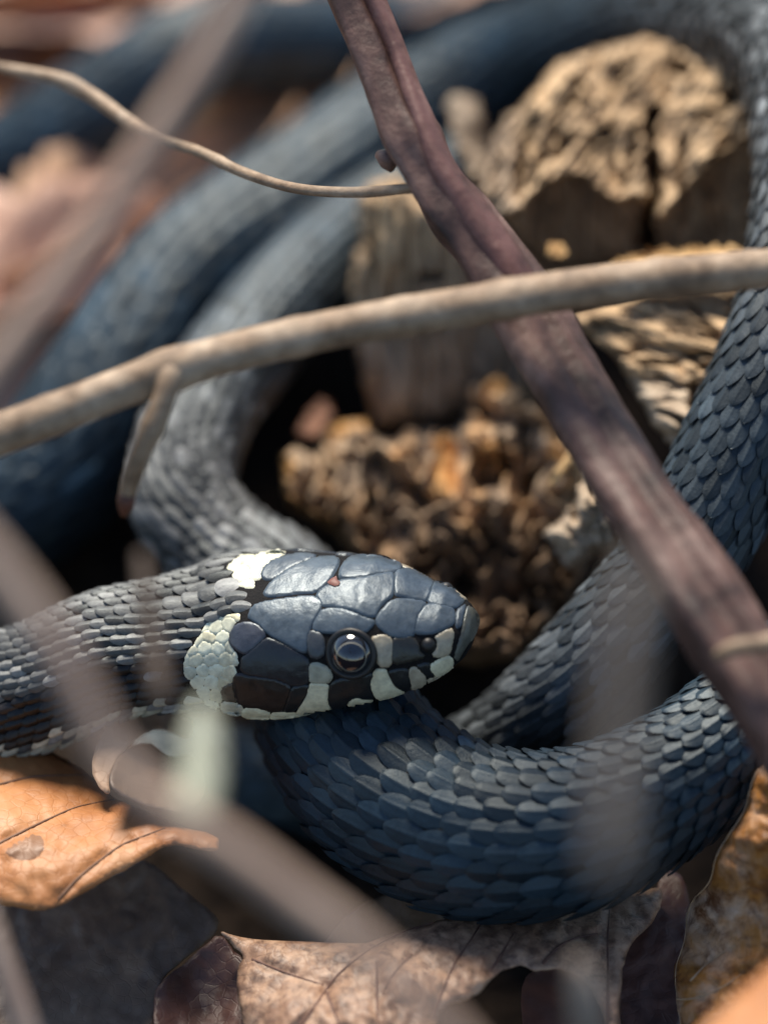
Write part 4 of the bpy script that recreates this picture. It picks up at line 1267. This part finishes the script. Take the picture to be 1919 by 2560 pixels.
leaf('mottled pale brown leaf with a torn hole, spread under the front loop of the snake',
     c3((50, 168), (130, 198), (300, 204), (480, 212), (560, 180), (680, 145), (830, 120), (930, 110), (1080, 95), (1250, 70), (1352, 38), (1347, 100), (1312, 165), (1262, 200), (1237, 260), (1227, 330), (1222, 520), (1200, 520), (1185, 440), (1160, 370), (1120, 312), (1060, 280), (985, 290), (930, 270), (870, 290), (822, 350), (780, 375), (722, 385), (692, 420), (680, 540), (300, 560), (140, 520), (105, 350), (108, 280), (130, 250), (85, 205)),
     [(543, 2324, -0.45), (611, 2350, -0.45), (757, 2355, -0.55), (911, 2362, -0.65), (1082, 2300, -0.45), (1300, 2270, -0.15), (1500, 2260, -0.05), (1655, 2213, 0.25), (1600, 2340, -0.45), (1550, 2500, -1.15), (1545, 2620, -1.45), (1340, 2420, -1.05), (1200, 2430, -1.15), (1090, 2540, -1.45), (1000, 2450, -1.25), (800, 2450, -1.00), (700, 2540, -1.30), (590, 2480, -0.75), (620, 2600, -1.15), (900, 2620, -1.65)],
     M_MOTTLE, [c3((280, 470), (330, 400), (400, 300), (500, 222), (600, 172), (680, 148)), c3((680, 430), (700, 370), (740, 270), (790, 200), (830, 135)), c3((1192, 440), (1190, 290), (1188, 200), (1195, 110)), c3((850, 290), (880, 240), (915, 180)), c3((370, 350), (390, 410), (420, 470)), c3((515, 260), (515, 380), (520, 470)), c3((1000, 270), (1040, 220), (1100, 190), (1160, 180)), c3((150, 255), (260, 300), (360, 330)), c3((620, 240), (560, 300), (530, 360))], M_VEIN2, sp=9, seed=13, wr=.06, curl=.10, vr=.018)
leaf('plain dark red-brown leaf showing through the torn hole of the mottled leaf',
     c3((930, 300), (1060, 270), (1180, 330), (1230, 420), (1230, 540), (950, 540)), [(1296, 2430, .3), (1400, 2410, .3), (1540, 2520, -.3), (1330, 2620, -.6), (1500, 2620, -.6)], noise_mat('red_brown_leaf', [(.3, (.12, .045, .03)), (.7, (.22, .09, .06))], 1.5, .6), sp=12, seed=15)
leaf('dark red-brown leaf standing between the mottled leaf and the rusty leaf',
     c9((470, 1000), (620, 1040), (690, 1180), (690, 1500), (640, 1850), (640, 2350), (100, 2350), (120, 1700), (300, 1480), (420, 1300)),
     [(1650, 2190, .6), (1720, 2260, .4), (1715, 2420, .1), (1690, 2600, -.5), (1550, 2600, -.5), (1570, 2380, .1), (1630, 2300, .2)], M_DARKLEAF, sp=11, seed=17, wr=.05)
leaf('rusty mottled leaf with a crinkled pale edge, curling up beside the front loop',
     c9((1500, 60), (1305, 150), (1230, 215), (1165, 330), (1145, 450), (1130, 540), (1020, 700), (930, 830), (880, 930), (870, 1050), (840, 1130), (750, 1200), (690, 1270), (665, 1400), (660, 1520), (640, 1610), (580, 1750), (572, 1850), (590, 2020), (625, 2260), (900, 2500), (1700, 2500), (1750, 100)),
     [(1919, 1895, -1.20), (1880, 1960, -1.15), (1862, 2010, -1.10), (1825, 2080, -1.05), (1780, 2170, -0.90), (1720, 2255, -0.43), (1712, 2340, -0.49), (1684, 2440, -0.61), (1695, 2560, -0.86), (1850, 2250, -0.86), (1800, 2400, -0.86), (1900, 2100, -1.3), (2000, 2000, -1.5), (2000, 2300, -1.11), (1850, 2560, -1.30), (2000, 2600, -1.48)],
     M_RUST, [c9((700, 1880), (820, 1750), (940, 1660), (1050, 1600)), c9((590, 2020), (700, 2030), (850, 1980), (1000, 1900), (1100, 1820)), c9((1235, 225), (1172, 335), (1152, 450), (1137, 540), (1027, 703), (937, 835), (888, 935), (878, 1050), (846, 1135), (756, 1206), (697, 1275), (672, 1400), (667, 1520), (647, 1612), (588, 1752), (580, 1850), (597, 2020), (630, 2240))], M_STEMV, sp=8, seed=19, wr=.12, curl=.16, ragged=4, vr=.014)
leaf('blurred plain orange leaf in the near corner beside the rusty leaf',
     [(1700, 2640), (1760, 2560), (1850, 2480), (1960, 2380), (2150, 2300), (2200, 2600), (2000, 2750)], [(1760, 2560, -6), (1960, 2380, -5.6), (2100, 2600, -7), (1900, 2700, -7), (2150, 2350, -6)], M_ORANGE, sp=25, seed=21)
leaf('folded brown leaf edge in the dark behind the front loop of the snake',
     [(1440, 1900), (1455, 1850), (1500, 1815), (1560, 1800), (1640, 1770), (1700, 1740), (1700, 1860), (1560, 1940)], [(1440, 1900, .8), (1500, 1815, 1.0), (1700, 1740, 1.0), (1600, 1900, .7)], M_GREYLEAF, sp=12, seed=23)
leaf('shaded grey-brown leaf under the front loop between the twig and the mottled leaf',
     [(760, 2420), (830, 2330), (900, 2260), (980, 2230), (1080, 2260), (1150, 2340), (1100, 2420), (900, 2450)], [(830, 2330, .3), (980, 2235, .6), (1150, 2340, .6), (900, 2440, .2)], M_GREYLEAF, sp=12, seed=25)

# ------------------------------------------------------------------ litter behind
def litter_template(seed, L, W, bend, cup, m):
    """a beech leaf lying flat with its stalk end at the origin"""
    nu, nvv = 19, 11
    u = np.linspace(0, 1, nu); v = np.linspace(-1, 1, nvv)
    Ug, Vg = np.meshgrid(u, v, indexing='ij')
    half = W * np.sin(np.pi * np.clip(Ug, 0.001, .999) ** .85) ** .75 * (1 + .05 * np.sin(Ug * 44))
    x = L * Ug; y = Vg * half
    q = np.stack([x, y, np.full_like(x, seed)], -1)
    z = bend * np.sin(Ug * np.pi) + cup * Vg ** 2 * half / W + .07 * np.abs(np.sin((Ug * 9 + np.abs(Vg) * -1.6) * np.pi)) * np.abs(Vg) + .18 * fbm(q, .5, 3, seed)
    V_ = np.stack([x, y, z], -1).reshape(-1, 3)
    F_ = [(i * nvv + j, (i + 1) * nvv + j, (i + 1) * nvv + j + 1, i * nvv + j + 1) for i in range(nu - 1) for j in range(nvv - 1)]
    mid = V_.reshape(nu, nvv, 3)[:, nvv // 2]
    mid = np.vstack([mid[0] - np.array([.9, 0, -.15]), mid])
    vv, ff = [], []
    for i, c in enumerate(mid):
        r = .05 * (1 - .7 * i / len(mid))
        for j in range(6):
            a = 2 * math.pi * j / 6
            vv.append(c + np.array([0, r * math.cos(a), r * math.sin(a) + .02]))
    ff = [(i * 6 + j, (i + 1) * 6 + j, (i + 1) * 6 + (j + 1) % 6, i * 6 + (j + 1) % 6) for i in range(len(mid) - 1) for j in range(6)]
    return V_, F_, np.array(vv), ff


TPL = [litter_template(1, 5.2, 1.7, .35, .5, 0), litter_template(2, 4.6, 1.5, -.2, .8, 0), litter_template(3, 5.8, 1.9, .5, -.4, 0), litter_template(4, 4.2, 1.4, .1, 1.0, 0)]
LM = [(M_PINKLEAF, 'pinkish-tan'), (M_TANLEAF, 'pale tan'), (M_ORANGE, 'orange-brown'), (M_MOTTLE, 'mottled brown')]
cache = {}
path_s = PC[::4]; path_r = PA[::4, 3]
bandx, bandy, bandd = proj(PC[::6]); bandr = PA[::6, 3] * K * .7
bm_ = (bandx > -100) & (bandx < 2000) & (bandy > -100) & (bandy < 1400) & (bandd > 4)
bandx, bandy, bandd, bandr = bandx[bm_], bandy[bm_], bandd[bm_], bandr[bm_]
count = 0
tries = 0
# leaves seen in the gaps between the far coils: photograph x, y, heading in degrees, template, colour, height
PLACED = [(620, 320, 50, 1, 1, .75), (540, 450, 60, 3, 1, .45), (400, 590, 55, 1, 1, .5), (300, 740, 60, 3, 0, .25), (180, 860, 70, 0, 0, .2), (60, 800, 20, 3, 0, .25), (90, 950, 80, 1, 0, .2),
          (60, 300, 60, 3, 2, .25), (330, 30, 10, 2, 1, .5), (120, 60, -20, 0, 0, .5), (480, -40, 30, 0, 1, .6), (700, -30, 0, 2, 1, .6), (250, -120, 70, 2, 0, .6), (-60, -60, 40, 1, 0, .6), (950, 20, 20, 0, 0, .5), (-120, 330, 80, 0, 2, .3), (20, 640, 45, 3, 3, .1)]
while count < 92 and tries < 20000:
    tries += 1
    fixed = PLACED[count] if count < len(PLACED) else None
    if fixed:
        g0 = P(fixed[0], fixed[1], 9.0)
        x, y = (g0 + (g0[2] - fixed[5]) / -(g0 - CAM)[2] * (g0 - CAM))[:2]
    elif count < 60:                                    # seen between the coils
        px0, py0 = random.uniform(-300, 1050), random.uniform(-350, 1150)
        g0 = P(px0, py0, 9.0)
        tt = (g0[2] - 0.2) / -(g0 - CAM)[2] * (g0 - CAM)
        x, y = (g0 + tt)[:2]
    elif count < 76:
        x = random.uniform(-15, 15); y = random.uniform(9, 24)
    else:
        x = random.choice([-1, 1]) * random.uniform(7, 14); y = random.uniform(-5, 8)
    k = random.randrange(4); mi = random.choices(range(4), [5, 4, 2, 1])[0]
    ry, rx, rz = random.uniform(-.15, .15), random.uniform(-.25, .25), random.uniform(0, 6.28)
    z = float(ground_z(np.array(x), np.array(y))) + (random.uniform(.05, .35) if count < 60 else random.uniform(0, .6))
    if fixed:
        k, mi, rz, z = fixed[3], fixed[4], math.radians(fixed[2]), fixed[5]
    Mx = Matrix.Translation((x, y, z)) @ Matrix.Rotation(rz, 4, 'Z') @ Matrix.Rotation(ry, 4, 'Y') @ Matrix.Rotation(rx, 4, 'X') @ Matrix.Translation((-2.5, 0, 0))
    A = np.array(Mx)
    Vw = TPL[k][0] @ A[:3, :3].T + A[:3, 3]
    dd = np.linalg.norm(Vw[::3, None] - path_s[None], axis=-1) - path_r[None]
    if dd.min() < -.12 and not fixed:
        continue
    px, py, dp = proj(Vw)
    inf = (px > -60) & (px < 1980) & (py > -60) & (py < 2620)
    near_band = np.hypot(px[:, None] - bandx[None], py[:, None] - bandy[None]) < bandr[None]
    if (near_band & (dp[:, None] < bandd[None] - .2)).any() and not fixed:
        continue
    if inf.any() and not fixed:
        if ((py[inf] > 860) & (px[inf] > 420)).any() or dp[inf].min() < 5.0 or (px[inf] > 1100).any() or (py[inf] > 1250).any():
            continue
    if (k, mi) not in cache:
        cache[(k, mi)] = None
        t = thing('fallen_leaf', '', 'leaf', (0, 0, 0))
        t['_b'] = [0, 0, 0]
        V_, F_, vv, ff = TPL[k]
        b = mesh_obj('blade', V_, F_, LM[mi][0], t)
        so = b.modifiers.new('thickness', 'SOLIDIFY'); so.thickness = .02
        mr = mesh_obj('midrib', vv, ff, M_STEMV, t)
        cache[(k, mi)] = t
        r_ = t
    else:
        src = cache[(k, mi)]
        r_ = src.copy(); C.objects.link(r_)
        for ch in src.children:
            c_ = ch.copy(); C.objects.link(c_); c_.parent = r_
    r_.matrix_world = Mx
    where = 'out of focus in the litter around the snake'
    if fixed:
        where = 'in the gap between the two far coils' if fixed[1] > 200 else 'behind the farthest coil'
    r_['label'] = '%s fallen leaf lying %s' % (LM[mi][1], where)
    r_['group'] = '%s leaves %s' % (LM[mi][1], where)
    count += 1

for o in scene.objects:
    if '_b' in o:
        del o['_b']
